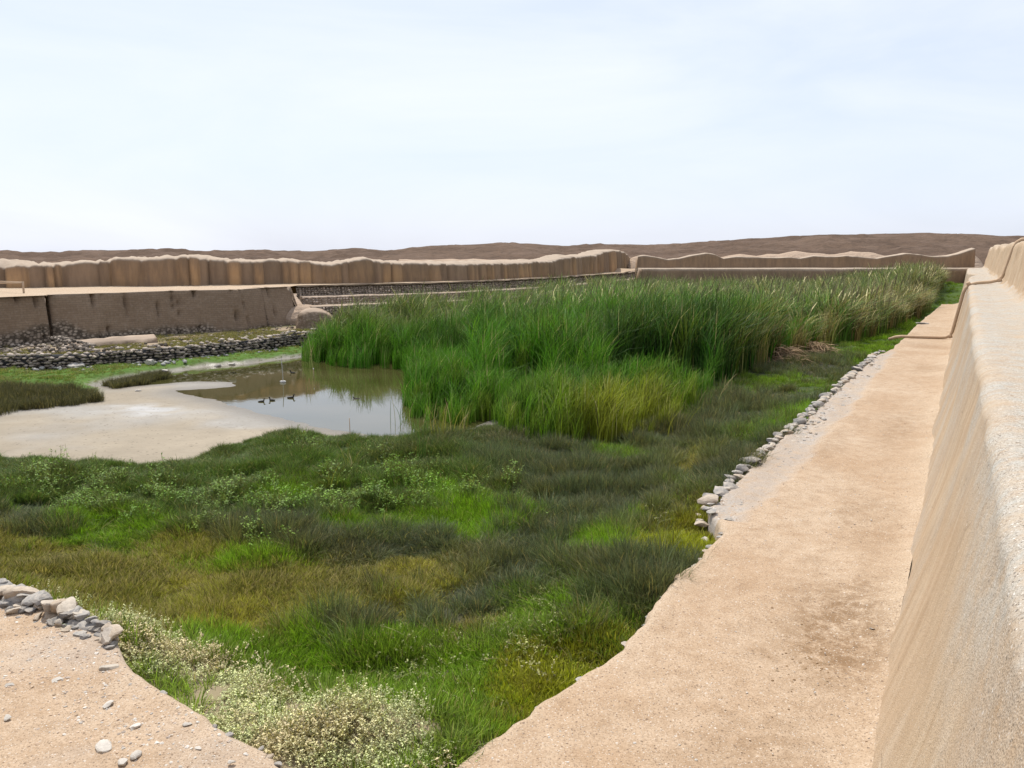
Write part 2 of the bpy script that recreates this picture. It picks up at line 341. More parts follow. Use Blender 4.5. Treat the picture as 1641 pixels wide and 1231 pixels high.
def stone_mesh(seed, sub=2, flat=.6, ang=.35):
    bm = bmesh.new(); bmesh.ops.create_icosphere(bm, subdivisions=sub, radius=.5)
    r = random.Random(seed); cuts = [Vector((r.gauss(0, 1), r.gauss(0, 1), r.gauss(0, 1))).normalized() for _ in range(11)]; lim = [r.uniform(.24, .44) for _ in cuts]
    sx, sy = r.uniform(.85, 1.25), r.uniform(.7, 1.0)
    for v in bm.verts:
        c = v.co.copy()
        for n_, l_ in zip(cuts, lim):
            e = c.dot(n_) - l_
            if e > 0: c -= n_ * e * .97
        q = 1 + .12 * float(vnoise(c.x * 5 + seed, c.y * 5, c.z * 5, seed))
        v.co = Vector((c.x * sx * q, c.y * sy * q, c.z * flat * q))
    me = bpy.data.meshes.new('stone'); bm.to_mesh(me); bm.free()
    me.polygons.foreach_set('use_smooth', np.ones(len(me.polygons), bool)); me.materials.append(M['stone']); me.set_sharp_from_angle(angle=R(32)); return me
STONES = [stone_mesh(i, 3, random.uniform(.5, .75)) for i in range(8)]
COBBLES = [stone_mesh(20 + i, 2, random.uniform(.45, .7)) for i in range(8)]
PALES = []
for _m in STONES:
    _q = _m.copy(); _q.materials.clear(); _q.materials.append(M['pale']); PALES.append(_q)
CHIPS = [stone_mesh(40 + i, 1, .6) for i in range(5)]
def put_stone(name, lib, x, y, z, size, parent=None, flat=1.0, rz=None, tilt=.3):
    o = link(name, random.choice(lib), None, parent, (x, y, z), (random.uniform(-tilt, tilt), random.uniform(-tilt, tilt), random.uniform(0, 6.28) if rz is None else rz), (size * random.uniform(.85, 1.2), size * random.uniform(.8, 1.1), size * flat * random.uniform(.85, 1.15)))
    return o
def rubble(name, pts, sizes, tints, mat=None, parent=None, seed=3):     # many small stones joined in one mesh
    bm0 = bmesh.new(); bmesh.ops.create_icosphere(bm0, subdivisions=1, radius=.5); bv = np.array([v.co[:] for v in bm0.verts]); bf = np.array([[v.index for v in f.verts] for f in bm0.faces]); bm0.free()
    r = np.random.default_rng(seed); n = len(pts); k = len(bv)
    ang = r.uniform(0, 6.28, n); c, s = np.cos(ang), np.sin(ang)
    V = bv[None] * (1 + r.uniform(-.22, .22, (n, k, 1))); V = V * (np.asarray(sizes)[:, None, :])
    V = np.stack([V[..., 0] * c[:, None] - V[..., 1] * s[:, None], V[..., 0] * s[:, None] + V[..., 1] * c[:, None], V[..., 2]], 2) + np.asarray(pts)[:, None, :]
    Fc = (bf[None] + (np.arange(n) * k)[:, None, None]).reshape(-1, 3)
    me = mk(name, V.reshape(-1, 3), Fc, False); cattr(me, 'tint', np.repeat(np.asarray(tints), k, axis=0)); return link(name, me, mat or M['tint'], parent)

# ================================================================== SETTING
# ---- basin outline, pond and mud flat (plan positions of the shores)
POND = poly([(165, 617), (270, 598), (330, 589), (400, 584), (440, 578), (490, 572), (580, 556), (800, 525), (1000, 600), (860, 655), (790, 670), (745, 692), (700, 698), (650, 697), (600, 697), (540, 690), (480, 677), (420, 662), (370, 648), (330, 637), (290, 631), (282, 626), (340, 623), (380, 619), (372, 613), (330, 611), (280, 613), (220, 618), (190, 622)], 0)
FLAT = poly([(-300, 700), (0, 658), (90, 651), (165, 636), (152, 620), (168, 614), (270, 597), (330, 588), (400, 583), (440, 577), (490, 571), (580, 552), (800, 520), (1020, 600), (870, 662), (790, 684), (740, 708), (620, 716), (560, 709), (470, 706), (400, 717), (350, 733), (300, 750), (250, 759), (150, 753), (60, 746), (0, 743), (-300, 762)], 0)
REEDS = poly([(485, 572), (560, 581), (650, 582), (663, 604), (645, 640), (660, 655), (700, 664), (742, 668), (775, 664), (795, 676), (800, 706), (900, 716), (1010, 712), (1080, 690), (1105, 655), (1150, 618), (1215, 588), (1280, 570), (1320, 554), (1372, 548), (1440, 522), (1480, 508), (1500, 492), (1512, 484), (1350, 480), (1100, 478), (960, 483), (860, 490), (730, 505), (610, 530), (500, 552)], .3)
def bed_h(x, y):
    n = fbm(x * .5, y * .5, 0, 4, 3); dp = sdist(x, y, POND) + .25 * fbm(x * 1.3, y * 1.3, 0, 3, 5); df = sdist(x, y, FLAT) + .3 * fbm(x * .9, y * .9, 0, 3, 8)
    land = .30 + .10 * n + .05 * fbm(x * 2, y * 2, 0, 3, 4) + .10 * vnoise(x * 1.1, y * 1.5, 0, 6)
    mud = np.where(dp < 0, np.maximum(dp * .12, -.4), np.minimum(dp * .035, .12)) + .006 * fbm(x * 3, y * 3, 0, 3, 2)
    k = sstep(-.1, .7, df); h = mud * (1 - k) + land * k
    s, t = SW(x, y)
    h = h + .38 * sstep(-6.4, -4.1, t) * sstep(40, 25, s) * (1 + .3 * n)      # bank rising to the walkway foot
    h = h + 1.7 * sstep(84, 104, s) * sstep(-16, -5, t) + .35 * sstep(76, 86, s) * sstep(-14, -3, t)
    h = h + .45 * sstep(7.2, 5.6, s) * (1 + .3 * n)
    return h, dp, df
# vegetation zones, centres given where they show on the basin floor
CL = dict(rush=0, green=1, grass=2, olive=3, yellow=4, pale=5, succ=6, soil=7, dry=8, turf=9, white=10)
Z_ = []
def zone(c, *a):
    for q in a: Z_.append((CL[c],) + q)
zone('green', (60, 765, 130, 26), (220, 765, 130, 22), (400, 735, 120, 26), (560, 725, 90, 25), (330, 790, 120, 25), (620, 760, 70, 25), (700, 730, 60, 20), (620, 790, 80, 20), (760, 765, 50, 20))
zone('rush', (60, 835, 40, 12), (560, 860, 60, 14), (700, 850, 80, 16), (640, 875, 70, 12), (610, 985, 70, 14), (720, 960, 50, 22), (830, 900, 70, 40), (900, 830, 70, 34), (980, 790, 80, 26), (870, 765, 70, 20), (1010, 760, 60, 26), (1090, 700, 60, 22), (900, 730, 100, 14), (1180, 680, 50, 20), (1270, 640, 50, 16), (1340, 590, 36, 16), (1180, 740, 45, 22), (1140, 780, 45, 22), (1000, 965, 65, 30), (1270, 590, 45, 10), (440, 835, 50, 12), (930, 990, 40, 24), (1200, 640, 45, 16))
zone('grass', (160, 830, 60, 15), (400, 885, 45, 10), (560, 830, 40, 12), (480, 790, 70, 16), (700, 800, 60, 20), (780, 805, 60, 20), (760, 840, 50, 14), (450, 1060, 110, 30), (620, 1060, 90, 30), (560, 1120, 90, 30), (700, 1110, 80, 35), (760, 1160, 50, 35), (800, 1050, 60, 30), (880, 960, 40, 25), (1240, 605, 45, 8), (1250, 685, 35, 12), (1420, 550, 40, 25), (1460, 515, 30, 20), (1510, 480, 30, 20), (1395, 585, 20, 12), (930, 880, 40, 14), (850, 1000, 60, 35), (1060, 640, 30, 20), (1310, 625, 40, 12), (360, 1025, 50, 12))
zone('olive', (60, 915, 80, 16), (200, 905, 80, 14), (160, 960, 80, 20), (300, 970, 90, 18), (250, 1000, 50, 18), (480, 935, 80, 16), (700, 905, 70, 14), (800, 880, 40, 10), (650, 930, 70, 12), (740, 1010, 50, 20), (1080, 820, 40, 14))
zone('yellow', (400, 985, 90, 16), (520, 965, 70, 12), (640, 900, 60, 10), (690, 920, 60, 8), (290, 905, 35, 10), (360, 960, 60, 12), (230, 880, 30, 6), (1115, 735, 35, 14), (660, 890, 40, 10))
zone('dry', (310, 895, 16, 10), (165, 920, 40, 6), (1000, 875, 40, 8), (1110, 740, 18, 8), (440, 925, 20, 5), (1240, 760, 12, 6))
zone('soil', (1010, 868, 30, 7), (740, 990, 40, 6), (1130, 845, 25, 6), (470, 1140, 40, 10), (640, 1010, 20, 4))
zone('pale', (215, 1035, 60, 18), (260, 1025, 60, 14), (320, 1060, 60, 18), (400, 1100, 50, 16), (480, 1150, 50, 16), (290, 1085, 60, 24), (350, 1120, 50, 20), (250, 1070, 40, 16), (450, 1140, 40, 12), (430, 1180, 60, 16), (520, 1200, 70, 18), (600, 1222, 50, 14), (380, 1150, 50, 18), (560, 1245, 80, 16))
zone('grass', (700, 1190, 40, 18), (740, 1170, 40, 20))
zone('olive', (100, 880, 100, 14), (330, 870, 70, 12), (240, 920, 100, 16), (520, 915, 90, 14), (640, 940, 70, 12), (300, 850, 60, 8), (700, 1000, 40, 16), (20, 860, 50, 12), (760, 880, 50, 12), (60, 955, 60, 14), (130, 985, 50, 12), (180, 1000, 40, 10), (0, 940, 60, 14))
zone('grass', (520, 1000, 60, 14), (640, 1020, 60, 20), (960, 860, 40, 16), (640, 820, 40, 12), (1000, 720, 40, 12), (860, 820, 40, 14), (920, 1010, 50, 30), (1100, 790, 20, 12), (1200, 700, 30, 12), (760, 1080, 60, 30), (500, 1130, 60, 18))
zone('succ', (960, 905, 60, 12), (1050, 880, 50, 16), (1060, 905, 40, 14), (1120, 850, 40, 10), (890, 1090, 55, 30), (930, 1065, 40, 22), (1150, 830, 25, 8), (830, 1150, 40, 20), (1010, 930, 20, 10), (790, 1190, 40, 12))
zone('turf', (100, 620, 160, 14), (250, 600, 120, 9), (400, 582, 110, 10), (20, 600, 100, 9), (300, 588, 120, 9), (450, 572, 60, 8), (-150, 630, 120, 30))
zone('turf', (1530, 465, 30, 14), (1500, 480, 30, 12), (1540, 450, 20, 12), (1470, 500, 30, 10))
zone('white', (60, 616, 45, 3), (110, 619, 40, 2))
ZA = np.array(Z_, float)
def soft(x, y, jit=1.0, seed=50, T_=1.1):
    px, py = PIX(x, y, .48)
    d = np.hypot(x, y); sc = 400 / np.maximum(d, 6) * jit
    wx = fbm(x * .55, y * .55, 0, 4, seed) * 2.2 + fbm(x * 1.9, y * 1.9, 0, 3, seed + 7) * 1.2; wy = fbm(x * .55 + 9, y * .55, 0, 4, seed + 3) * 2.2 + fbm(x * 1.9 + 5, y * 1.9, 0, 3, seed + 8) * 1.4
    px = px + wx * sc * .85; py = py + wy * sc * .36
    W = np.full((11, len(x)), 1e9)
    for c, a, b, ra, rb in ZA:
        q = (px - a) ** 2 / ra ** 2 + (py - b) ** 2 / rb ** 2; W[int(c)] = np.minimum(W[int(c)], q)
    W = np.sqrt(W); W = np.exp(-(W - W.min(0)[None]) * T_ * 2.1); return W / W.sum(0)[None]
def pick(W, r): 
    c = np.cumsum(W, 0); return (c < r[None]).sum(0).clip(0, 10)
GCOL = np.array([(.045, .045, .030), (.035, .050, .018), (.050, .085, .016), (.115, .10, .035), (.17, .15, .045), (.26, .21, .13), (.085, .095, .018), (.36, .24, .17), (.28, .20, .09), (.07, .14, .018), (.52, .47, .40)])
# ---- basin floor
sN = np.concatenate([np.arange(4.0, 30, .17), np.arange(30, 60, .3), np.arange(60, 112, .6)]); tN = np.concatenate([np.arange(-62, -43, .6), np.arange(-43, .2, .22)])
S2, T2 = np.meshgrid(sN, tN, indexing='ij'); X2, Y2 = WS(S2, T2); H2, DP, DF = bed_h(X2, Y2)
WG = soft(X2.ravel(), Y2.ravel()); tint = (WG[:, :, None] * GCOL[:, None, :]).sum(0)
df = DF.ravel(); dp = DP.ravel(); mixk = sstep(-.15, .5, df)[:, None]
mudc = np.array((.30, .255, .19)) * (1 + .25 * fbm(X2.ravel() * .35, Y2.ravel() * .35, 0, 4, 77))[:, None]
mg = sstep(-.1, .35, fbm(X2.ravel() * .22 + 5, Y2.ravel() * .22, 0, 4, 71))[:, None]; mudc = mudc * (1 - mg * .55) + np.array((.33, .33, .32)) * mg * .55
px0, py0 = PIX(X2.ravel(), Y2.ravel(), 0)
wht = np.exp(-((px0 - 235) / 60) ** 2 - ((py0 - 662) / 9) ** 2) * 1.1
wht = np.clip(wht * (1 + 2 * fbm(X2.ravel() * 1.6, Y2.ravel() * 1.6, 0, 4, 73)), 0, 1)[:, None]
mudc = mudc * (1 - wht) + np.array((.40, .39, .37)) * wht
tint = tint * mixk + mudc * (1 - mixk)
s_, t_ = S2.ravel(), T2.ravel()
terr = sstep(-36, -39, t_ + 0 * s_)[:, None] * .0
tint = tint * (1 - terr)
me = mk('basin_ground', np.stack([X2, Y2, H2], 2).reshape(-1, 3), gridf(*S2.shape)); cattr(me, 'tint', tint)
fattr(me, 'wet', np.where(df < .3, sstep(2.2, .05, dp), 0)); fattr(me, 'bare', sstep(.2, -.3, df))
tag(link('basin_ground', me, M['ground']), 'bare pale mud flat and soil under the plants on the basin floor', kind='structure')
# ---- water
wp = np.array([(-30, 14), (22, 14), (22, 60), (-30, 60)])
me = mk('pond_water', [(*p, 0.0) for p in wp], [(0, 1, 2, 3)], False)
tag(link('pond_water', me, M['water']), 'murky brown pond water reflecting the sky beside the reeds', kind='structure')

# ---- outer terrain: one polar sheet out to the horizon, with the far ridge
RIDGE = [(-1500, 404), (-400, 402), (0, 404), (75, 406), (130, 402), (250, 400), (330, 403), (440, 402), (500, 403), (565, 398), (620, 402), (690, 394), (740, 393), (810, 389.5), (860, 392), (910, 395), (940, 392), (1000, 392), (1060, 393), (1190, 384), (1310, 377), (1390, 376), (1480, 374), (1560, 377), (1641, 380), (1900, 384), (3200, 392)]
ra = np.array([math.atan2(px - W_PX / 2, F_PX / CT) for px, _ in RIDGE]); rh = np.array([(408 - py) / math.hypot(px - W_PX / 2, F_PX / CT) for px, py in RIDGE])
azs = np.concatenate([np.arange(-180, -40, 4.0), np.arange(-40, 42, .25), np.arange(42, 181, 4.0)]); azs = np.radians(azs)
rad = np.concatenate([[2.0], np.arange(10, 120, 5.0), np.arange(120, 330, 2.2), np.geomspace(335, 6000, 26)])
A2, R2 = np.meshgrid(azs, rad, indexing='ij'); X, Y = R2 * np.sin(A2), R2 * np.cos(A2)
s_, t_ = SW(X, Y)
ins = sstep(-3, 1, s_) * sstep(116, 108, s_) * sstep(3.2, 1.2, t_) * sstep(-70, -60, t_)
top = EYE + np.interp(A2, ra, rh, left=rh[0], right=rh[-1]) * 262
base = 3.2 + .25 * fbm(X * .06, Y * .06, 0, 4, 11)
rise = sstep(150, 205, R2) * .45 + sstep(205, 262, R2) * .55
k = sstep(150, 262, R2)
hz = base + (top - base) * rise + k * (fbm(X * .05, Y * .05, 0, 5, 21) * 1.6 * np.sin(np.clip(rise, 0, 1) * math.pi)) + sstep(125, 160, R2) * sstep(262, 250, R2) * fbm(X * .22, Y * .22, 0, 4, 23) * 1.1 + k * .12 * fbm(X * .4, Y * .4, 0, 3, 24)
hz = np.where(R2 > 262, top - (R2 - 262) * .02 - 2 * sstep(262, 330, R2), hz); hz = np.maximum(hz, np.where(R2 > 262, -2.0, -9))
hz = hz * (1 - ins) - 1.2 * ins
me = mk('ground', np.stack([X, Y, hz], 2).reshape(-1, 3), gridf(*A2.shape)[:, ::-1].copy()); fattr(me, 'hill', sstep(128, 150, R2 + 14 * fbm(X * .07, Y * .07, 0, 4, 31)).ravel())
tag(link('ground', me, M['hill']), 'arid ground rising to a long low brown ridge on the skyline', kind='structure')

# ---- walkway and near platform (one trodden level, z 1.1)
def top_z(x, y): return 1.1 + .05 * fbm(x * .45, y * .45, 0, 3, 61) + .030 * fbm(x * 2.6, y * 2.6, 0, 5, 62)
EDGE = [(0, -4.6), (4.3, -4.6), (4.6, -4.3), (5.0, -3.95), (5.44, -3.73), (6.9, -3.46), (7.6, -3.3), (8.3, -3.17), (9.1, -3.2), (10.4, -3.3), (12.3, -3.2), (12.9, -3.22), (13.5, -3.45), (14.4, -3.87), (16.2, -3.82), (20, -3.84), (24.6, -3.69), (33.9, -3.55), (41.4, -3.4), (43.5, -2.9), (60, -2.6), (84.7, -1.8)]
CLEAN = [(0, -4.6), (13.5, -3.2), (14.4, -3.14), (20.3, -3.02), (32, -2.96), (43, -2.89), (85, -1.8)]
sN = np.concatenate([np.arange(.8, 16, .07), np.geomspace(16, 85.0, 220)]); u = np.linspace(0, 1, 56)
tl = np.interp(sN, [e[0] for e in EDGE], [e[1] for e in EDGE]) + .07 * fbm(sN * 2.2, 0 * sN, 0, 4, 81) + .03 * vnoise(sN * 6, 0 * sN, 0, 82) * (sN > 4.8)
def base_t(s): return -.49 + .06 * fbm(s * .5, 0 * s, 0, 4, 91)
tr = base_t(sN) + .12
S2 = np.repeat(sN[:, None], len(u), 1); T2 = tl[:, None] + (tr - tl)[:, None] * u[None]
X2, Y2 = WS(S2, T2); Z2 = top_z(X2, Y2)
d_r = tr[:, None] - T2; slump = np.clip(fbm(S2 * .35, 0 * S2, 0, 3, 93) + .35, 0, 1)
Z2 = Z2 + .20 * np.exp(-d_r / (.20 + .45 * slump)) * (.35 + slump)
gv = 1 - sstep(0, .35, T2 - np.interp(S2, [e[0] for e in CLEAN], [e[1] for e in CLEAN]) + .25 * fbm(S2, T2, 0, 3, 95)); gv = gv * (S2 > 13.6) * (S2 < 43) * (.7 + .3 * sstep(-.15, .15, fbm(S2 * 1.1, T2 * 2, 0, 3, 96)))
Z2 = Z2 - .10 * gv
Z2[:, 0] -= .035
Xs, Ys = WS(S2[:, :1], T2[:, :1] - .10); Xs2, Ys2 = WS(S2[:, :1], T2[:, :1] - .03)
X3 = np.concatenate([Xs, Xs2, X2], 1); Y3 = np.concatenate([Ys, Ys2, Y2], 1); Z3 = np.concatenate([np.full_like(Xs, .05), Z2[:, :1] - .08, Z2], 1)
row = lambda a: np.concatenate([a[:, :1], a[:, :1], a], 1)
ex, ey = WS(np.full(X3.shape[1], 85.2), row(T2)[-1]); X3 = np.vstack([X3, ex]); Y3 = np.vstack([Y3, ey]); Z3 = np.vstack([Z3, np.full(X3.shape[1], 0.0)])
ext = lambda a: np.vstack([row(a), row(a)[-1:]])
blob = 1.2 * np.exp(-((S2 - 10.0) / 1.3) ** 2 - ((T2 + .95) / .6) ** 2) * 1.3 + np.exp(-((S2 - 7.0) / .8) ** 2 - ((T2 + 1.3) / .6) ** 2) * .5 + .35 * sstep(.1, .4, fbm(S2 * .33, T2 * .8, 0, 4, 97)) + .5 * np.exp(-((S2 - 23) / 3) ** 2 - ((T2 + 1.3) / .5) ** 2)
pale = np.exp(-d_r / .3) * (.3 + slump) + .7 * np.exp(-((T2 - tl[:, None]) / .12) ** 2)
me = mk('walkway', np.stack([X3, Y3, Z3], 2).reshape(-1, 3), gridf(*X3.shape)[:, ::-1].copy())
fattr(me, 'stain', ext(np.clip(blob, 0, 1))); fattr(me, 'pale', ext(np.clip(pale, 0, 1))); fattr(me, 'gravel', ext(gv))
tag(link('walkway', me, M['sand']), 'pale orange dirt walkway running beside the long sloping wall', kind='structure')
PE = [(-62, 6.2), (-20, 5.9)] + sorted([(float(SW(*G(a, b, 1.1))[1]), float(SW(*G(a, b, 1.1))[0])) for a, b in ((0, 947), (60, 964), (110, 984), (160, 1004), (186, 1024), (211, 1077), (251, 1097), (285, 1120), (322, 1142), (342, 1157), (379, 1177), (422, 1197), (450, 1220))]) + [(-4.6, 4.4), (-4.5, 4.35)]
tN = np.concatenate([np.arange(-62, -16, .5), np.arange(-16, -4.62, .08), [-4.6]]); u = np.linspace(0, 1, 60) ** .8
se = np.interp(tN, [e[0] for e in PE], [e[1] for e in PE]) + .035 * fbm(tN * 3, 0 * tN, 0, 4, 83)
se[-1] = 4.4
T2 = np.repeat(tN[:, None], len(u), 1); S2 = .8 + (se[:, None] - .8) * u[None]; X2, Y2 = WS(S2, T2); Z2 = top_z(X2, Y2); Z2[:, -1] -= .03
Xs, Ys = WS(S2[:, -1:] + .12, T2[:, -1:]); X3 = np.concatenate([X2, Xs], 1); Y3 = np.concatenate([Y2, Ys], 1); Z3 = np.concatenate([Z2, np.full_like(Xs, .1)], 1)
me = mk('platform_ground', np.stack([X3, Y3, Z3], 2).reshape(-1, 3), gridf(*X3.shape)[:, ::-1].copy())
rl = lambda a: np.concatenate([a, a[:, -1:]], 1)
fattr(me, 'stain', np.zeros(X3.size)); fattr(me, 'pale', rl(.6 * np.exp(-((se[:, None] - S2) / .15) ** 2))); fattr(me, 'gravel', rl(.45 * sstep(-.2, .3, fbm(X2 * .8, Y2 * .8, 0, 4, 99))))
tag(link('platform_ground', me, M['sand']), 'gravelly pinkish dirt platform at the near corner of the basin', kind='structure')

# ================================================================== WALLS
# ---- right: sloping retaining wall with ledge, and the upper wall
st = np.concatenate([np.arange(.1, 14, .06), np.geomspace(14, 111, 230)])
def ledge_t(s): return .32 + .27 * np.exp(-s / 16) + .045 * fbm(s * .6, 0 * s, 0, 4, 101) + .6 * np.exp(-((s - 75) / 4.0) ** 2) - .12 * sstep(78, 84, s)
PW = np.stack(WS(st, 0 * st), 1); NW = np.repeat(np.array([[-DY, DX]]), len(st), 0)     # pointing into the basin
tb = base_t(st); te = ledge_t(st)
prof = []
for q in np.linspace(0, 1, 26): prof.append(('f', q))
for q in np.linspace(.12, 1, 8): prof.append(('r', q))
for q in np.linspace(.06, 1, 16): prof.append(('l', q))
OFF = np.zeros((len(st), len(prof))); Zp = np.zeros_like(OFF); grv = np.zeros_like(OFF)
rr = .20
for j, (k, q) in enumerate(prof):
    if k == 'f': t = tb + (te - rr - tb) * q + .05 * np.sin(q * math.pi); z = .9 + (3.92 - .9) * q + 0 * st; g = .10 + .35 * q ** 3 + 0 * st
    elif k == 'r': a = q * math.pi / 2; t = te - rr + rr * (1 - math.cos(a)) * 1.1; z = 3.92 + .18 * math.sin(a) + 0 * st; g = .45 + .4 * q + 0 * st
    else: t = te + rr * .1 + (1.80 - te) * q; z = 4.10 + .22 * max(0, q - .35) ** 1.5 + .25 * sstep(.8, 1, q) + 0 * st; g = 1.0 - .6 * sstep(.6, 1, q) + 0 * st
    OFF[:, j] = -t; Zp[:, j] = z; grv[:, j] = g
o = wall('retaining_wall', PW, NW, st, OFF, Zp, M['wall'], (.022, .9), 111, attrs={'gravel': np.clip(grv + .9 * fbm(st[:, None] * .8, OFF * 1.2 + Zp * .8, 0, 4, 115), 0, 1)}, cap=False)
me = o.data; uvset_v = None
uv = me.uv_layers[0]; 
tag(o, 'long smooth sloping mud wall on the right with a wide gravelly ledge on top', 'wall')
prof = [(1.62, 4.2)] + [(1.70 + .36 * q, 4.35 + 1.75 * q) for q in np.linspace(.0, 1, 14)] + [(2.12, 6.27), (2.22, 6.37), (2.45, 6.42), (2.8, 6.40), (3.05, 6.3), (3.15, 6.0), (3.3, 4.5), (3.4, 2.5)]
OFF = -np.array([p[0] for p in prof])[None] + 0 * st[:, None]; Zp = np.array([p[1] for p in prof])[None] + 0 * st[:, None]
wav = .10 * fbm(st * .16, 0 * st, 0, 3, 121) * 2 + .13 * np.sin(st * .35) * sstep(50, 70, st)
Zp = Zp + sstep(4.4, 6.3, Zp) * wav[:, None]
upw = wall('adobe_wall', PW, NW, st, OFF, Zp, M['wall'], (.06, .8), 123, attrs={'gravel': .35 * sstep(6.1, 6.4, Zp)}, cap=True)
tag(upw, 'tall mud wall rising behind the ledge at the right edge', 'wall')
# ---- cross wall under the viewpoint
ln = np.arange(-62, 3.3, .4); PC = np.stack(WS(0 * ln + 0, ln), 1); NC = np.repeat(np.array([[DX, DY]]), len(ln), 0)
prof = [(.95, .9), (.75, 2), (.5, 3.3), (.35, 3.9), (.2, 4.05), (-.6, 4.09), (-1.8, 4.09), (-3.0, 4.0), (-3.2, 2.5)]
OFF = np.array([p[0] for p in prof])[None] + 0 * ln[:, None]; Zp = np.array([p[1] for p in prof])[None] + 0 * ln[:, None]; Zp[:, 4:] -= .012
tag(wall('retaining_wall', PC, NC, ln, OFF, Zp, M['wall'], (.03, .8), 131, attrs={'gravel': .5 + 0 * Zp}), 'sloping mud wall crossing behind the near platform', 'wall')

# ---- far wall across the end of the basin
fa = np.array(G(1028, 430.5, 4.1)); fb = np.array(G(1562, 430, 4.1)); fb = fb + (fb - fa) * .03
PF, lf = resample([fa, fb], .3); NF = normals(PF, 1)
if (NF[len(NF) // 2] @ (-PF[len(PF) // 2])) < 0: NF = -NF
prof = [(.6, -.2), (.45, .8), (.3, 2.2), (.12, 3.6), (.03, 4.02), (-.1, 4.1), (-1.0, 4.14), (-2.2, 4.15), (-3.5, 4.1), (-3.6, 2.5)]
OFF = np.array([p[0] for p in prof])[None] + 0 * lf[:, None]; Zp = np.array([p[1] for p in prof])[None] + 0 * lf[:, None]
strk = lambda l, s_, f_=.8: sstep(0, .35, fbm(l * f_, 0 * l, 0, 4, s_))[:, None]
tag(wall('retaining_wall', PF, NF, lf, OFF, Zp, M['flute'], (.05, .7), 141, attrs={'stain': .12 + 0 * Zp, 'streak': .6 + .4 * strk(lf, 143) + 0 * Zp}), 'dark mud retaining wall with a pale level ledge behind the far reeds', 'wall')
TOPF = [(1028, 411), (1040, 409), (1060, 412), (1078, 416), (1095, 414), (1115, 409), (1140, 406), (1155, 408), (1168, 414), (1195, 411), (1212, 412.5), (1240, 413), (1270, 412.5), (1295, 414), (1318, 410), (1350, 411.5), (1370, 410), (1395, 412), (1418, 414.5), (1440, 410), (1465, 406.5), (1490, 408), (1510, 411), (1535, 410.5), (1550, 407), (1563, 402), (1578, 397.5), (1600, 397)]
px_, _ = PIX(PF[:, 0], PF[:, 1], 4.1)
PB = PF - NF * 1.9
tz = np.array([float(ZAT(a, b, c)) for a, b, c in zip(px_, np.interp(px_, [q[0] for q in TOPF], [q[1] for q in TOPF]), PB[:, 1])]) + .05 * fbm(lf * 1.2, 0 * lf, 0, 3, 145)
pr = [(0.05, 3.9, 0), (0, 4.15, 0), (-.04, 0, .25), (-.08, 0, .5), (-.12, 0, .75), (-.14, 0, .96), (-.2, 0, .99), (-.45, 0, 1.0), (-.9, 0, 1.03), (-1.3, 0, .98), (-1.45, 0, .8), (-1.6, 3.5, 0), (-1.7, 2.5, 0)]
OFF = np.array([p[0] for p in pr])[None] + 0 * lf[:, None]; Zp = np.stack([np.where(p[1] > 0, p[1] + 0 * tz, 4.15 + (tz - 4.15) * p[2]) for p in pr], 1)
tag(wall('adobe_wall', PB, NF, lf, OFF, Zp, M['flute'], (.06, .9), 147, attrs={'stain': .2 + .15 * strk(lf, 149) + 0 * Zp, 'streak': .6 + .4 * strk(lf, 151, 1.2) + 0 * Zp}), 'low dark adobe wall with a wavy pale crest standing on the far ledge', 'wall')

# ---- long fluted wall on the left
FW = [  # px, base py, lip py, crest py
 (-420, 470, 432, 414), (-200, 467, 434, 416), (-60, 464.5, 434, 418), (0, 463.5, 433, 415.5), (30, 463.3, 430, 417), (60, 463, 424, 421), (100, 462, 425, 421), (130, 461.5, 422, 417), (170, 461, 420, 417), (200, 460.5, 417.5, 412), (250, 460, 417, 412.5), (300, 459, 413, 408.5), (330, 458.5, 415, 410), (350, 458.5, 417.5, 415), (400, 458, 421.5, 414.5), (440, 457, 418, 415), (470, 456.5, 419, 415), (500, 456, 421, 416.5), (530, 455.5, 427, 420), (560, 455, 419, 415.5), (588, 454.5, 414.5, 413), (615, 454, 420, 416.5), (640, 453.5, 423, 419), (670, 453, 424, 418.5), (700, 452, 424, 419), (740, 451, 425, 419), (780, 449.5, 424, 417.5), (800, 448.5, 425, 418), (840, 446.5, 421, 416.5), (880, 444.5, 421.5, 416), (905, 443, 414, 409), (930, 441, 413, 409), (950, 439.5, 410, 408), (965, 438, 405, 402.5), (980, 437, 402.5, 400), (992, 436, 403, 402), (1003, 435, 409, 406), (1010, 434, 418, 415)]
ctl = np.array([G(q[0], q[1], 3.4) for q in FW])
lipz = [float(ZAT(q[0], q[2], c[1])) for q, c in zip(FW, ctl)]; crz = [float(ZAT(q[0], q[3], c[1] + 1.2)) for q, c in zip(FW, ctl)]
PL, ll, (lipz, crz) = resample(ctl, .14, (lipz, crz)); NL = normals(PL, 1)
if (NL[100] @ (-PL[100])) < 0: NL = -NL
r_ = random.Random(4); bd = [0.0]
while bd[-1] < ll[-1]: bd.append(bd[-1] + (r_.uniform(.35, 1.3) if r_.random() < .75 else r_.uniform(1.3, 2.6)) * (1 if bd[-1] < 60 else 1.4))
bd = np.array(bd); ix = np.clip(np.searchsorted(bd, ll) - 1, 0, len(bd) - 2); uu = (ll - bd[ix]) / (bd[ix + 1] - bd[ix])
rv = np.array([r_.random() for _ in bd]); rv2 = np.array([r_.random() for _ in bd]); groove = np.abs(2 * uu - 1) ** 5
bulge = (1 - groove) * .32 + (rv[ix] - .5) * .18
lipz = lipz + (rv2[ix] - .5) * .16 - groove * .14 + .05 * fbm(ll * 2, 0 * ll, 0, 3, 161)
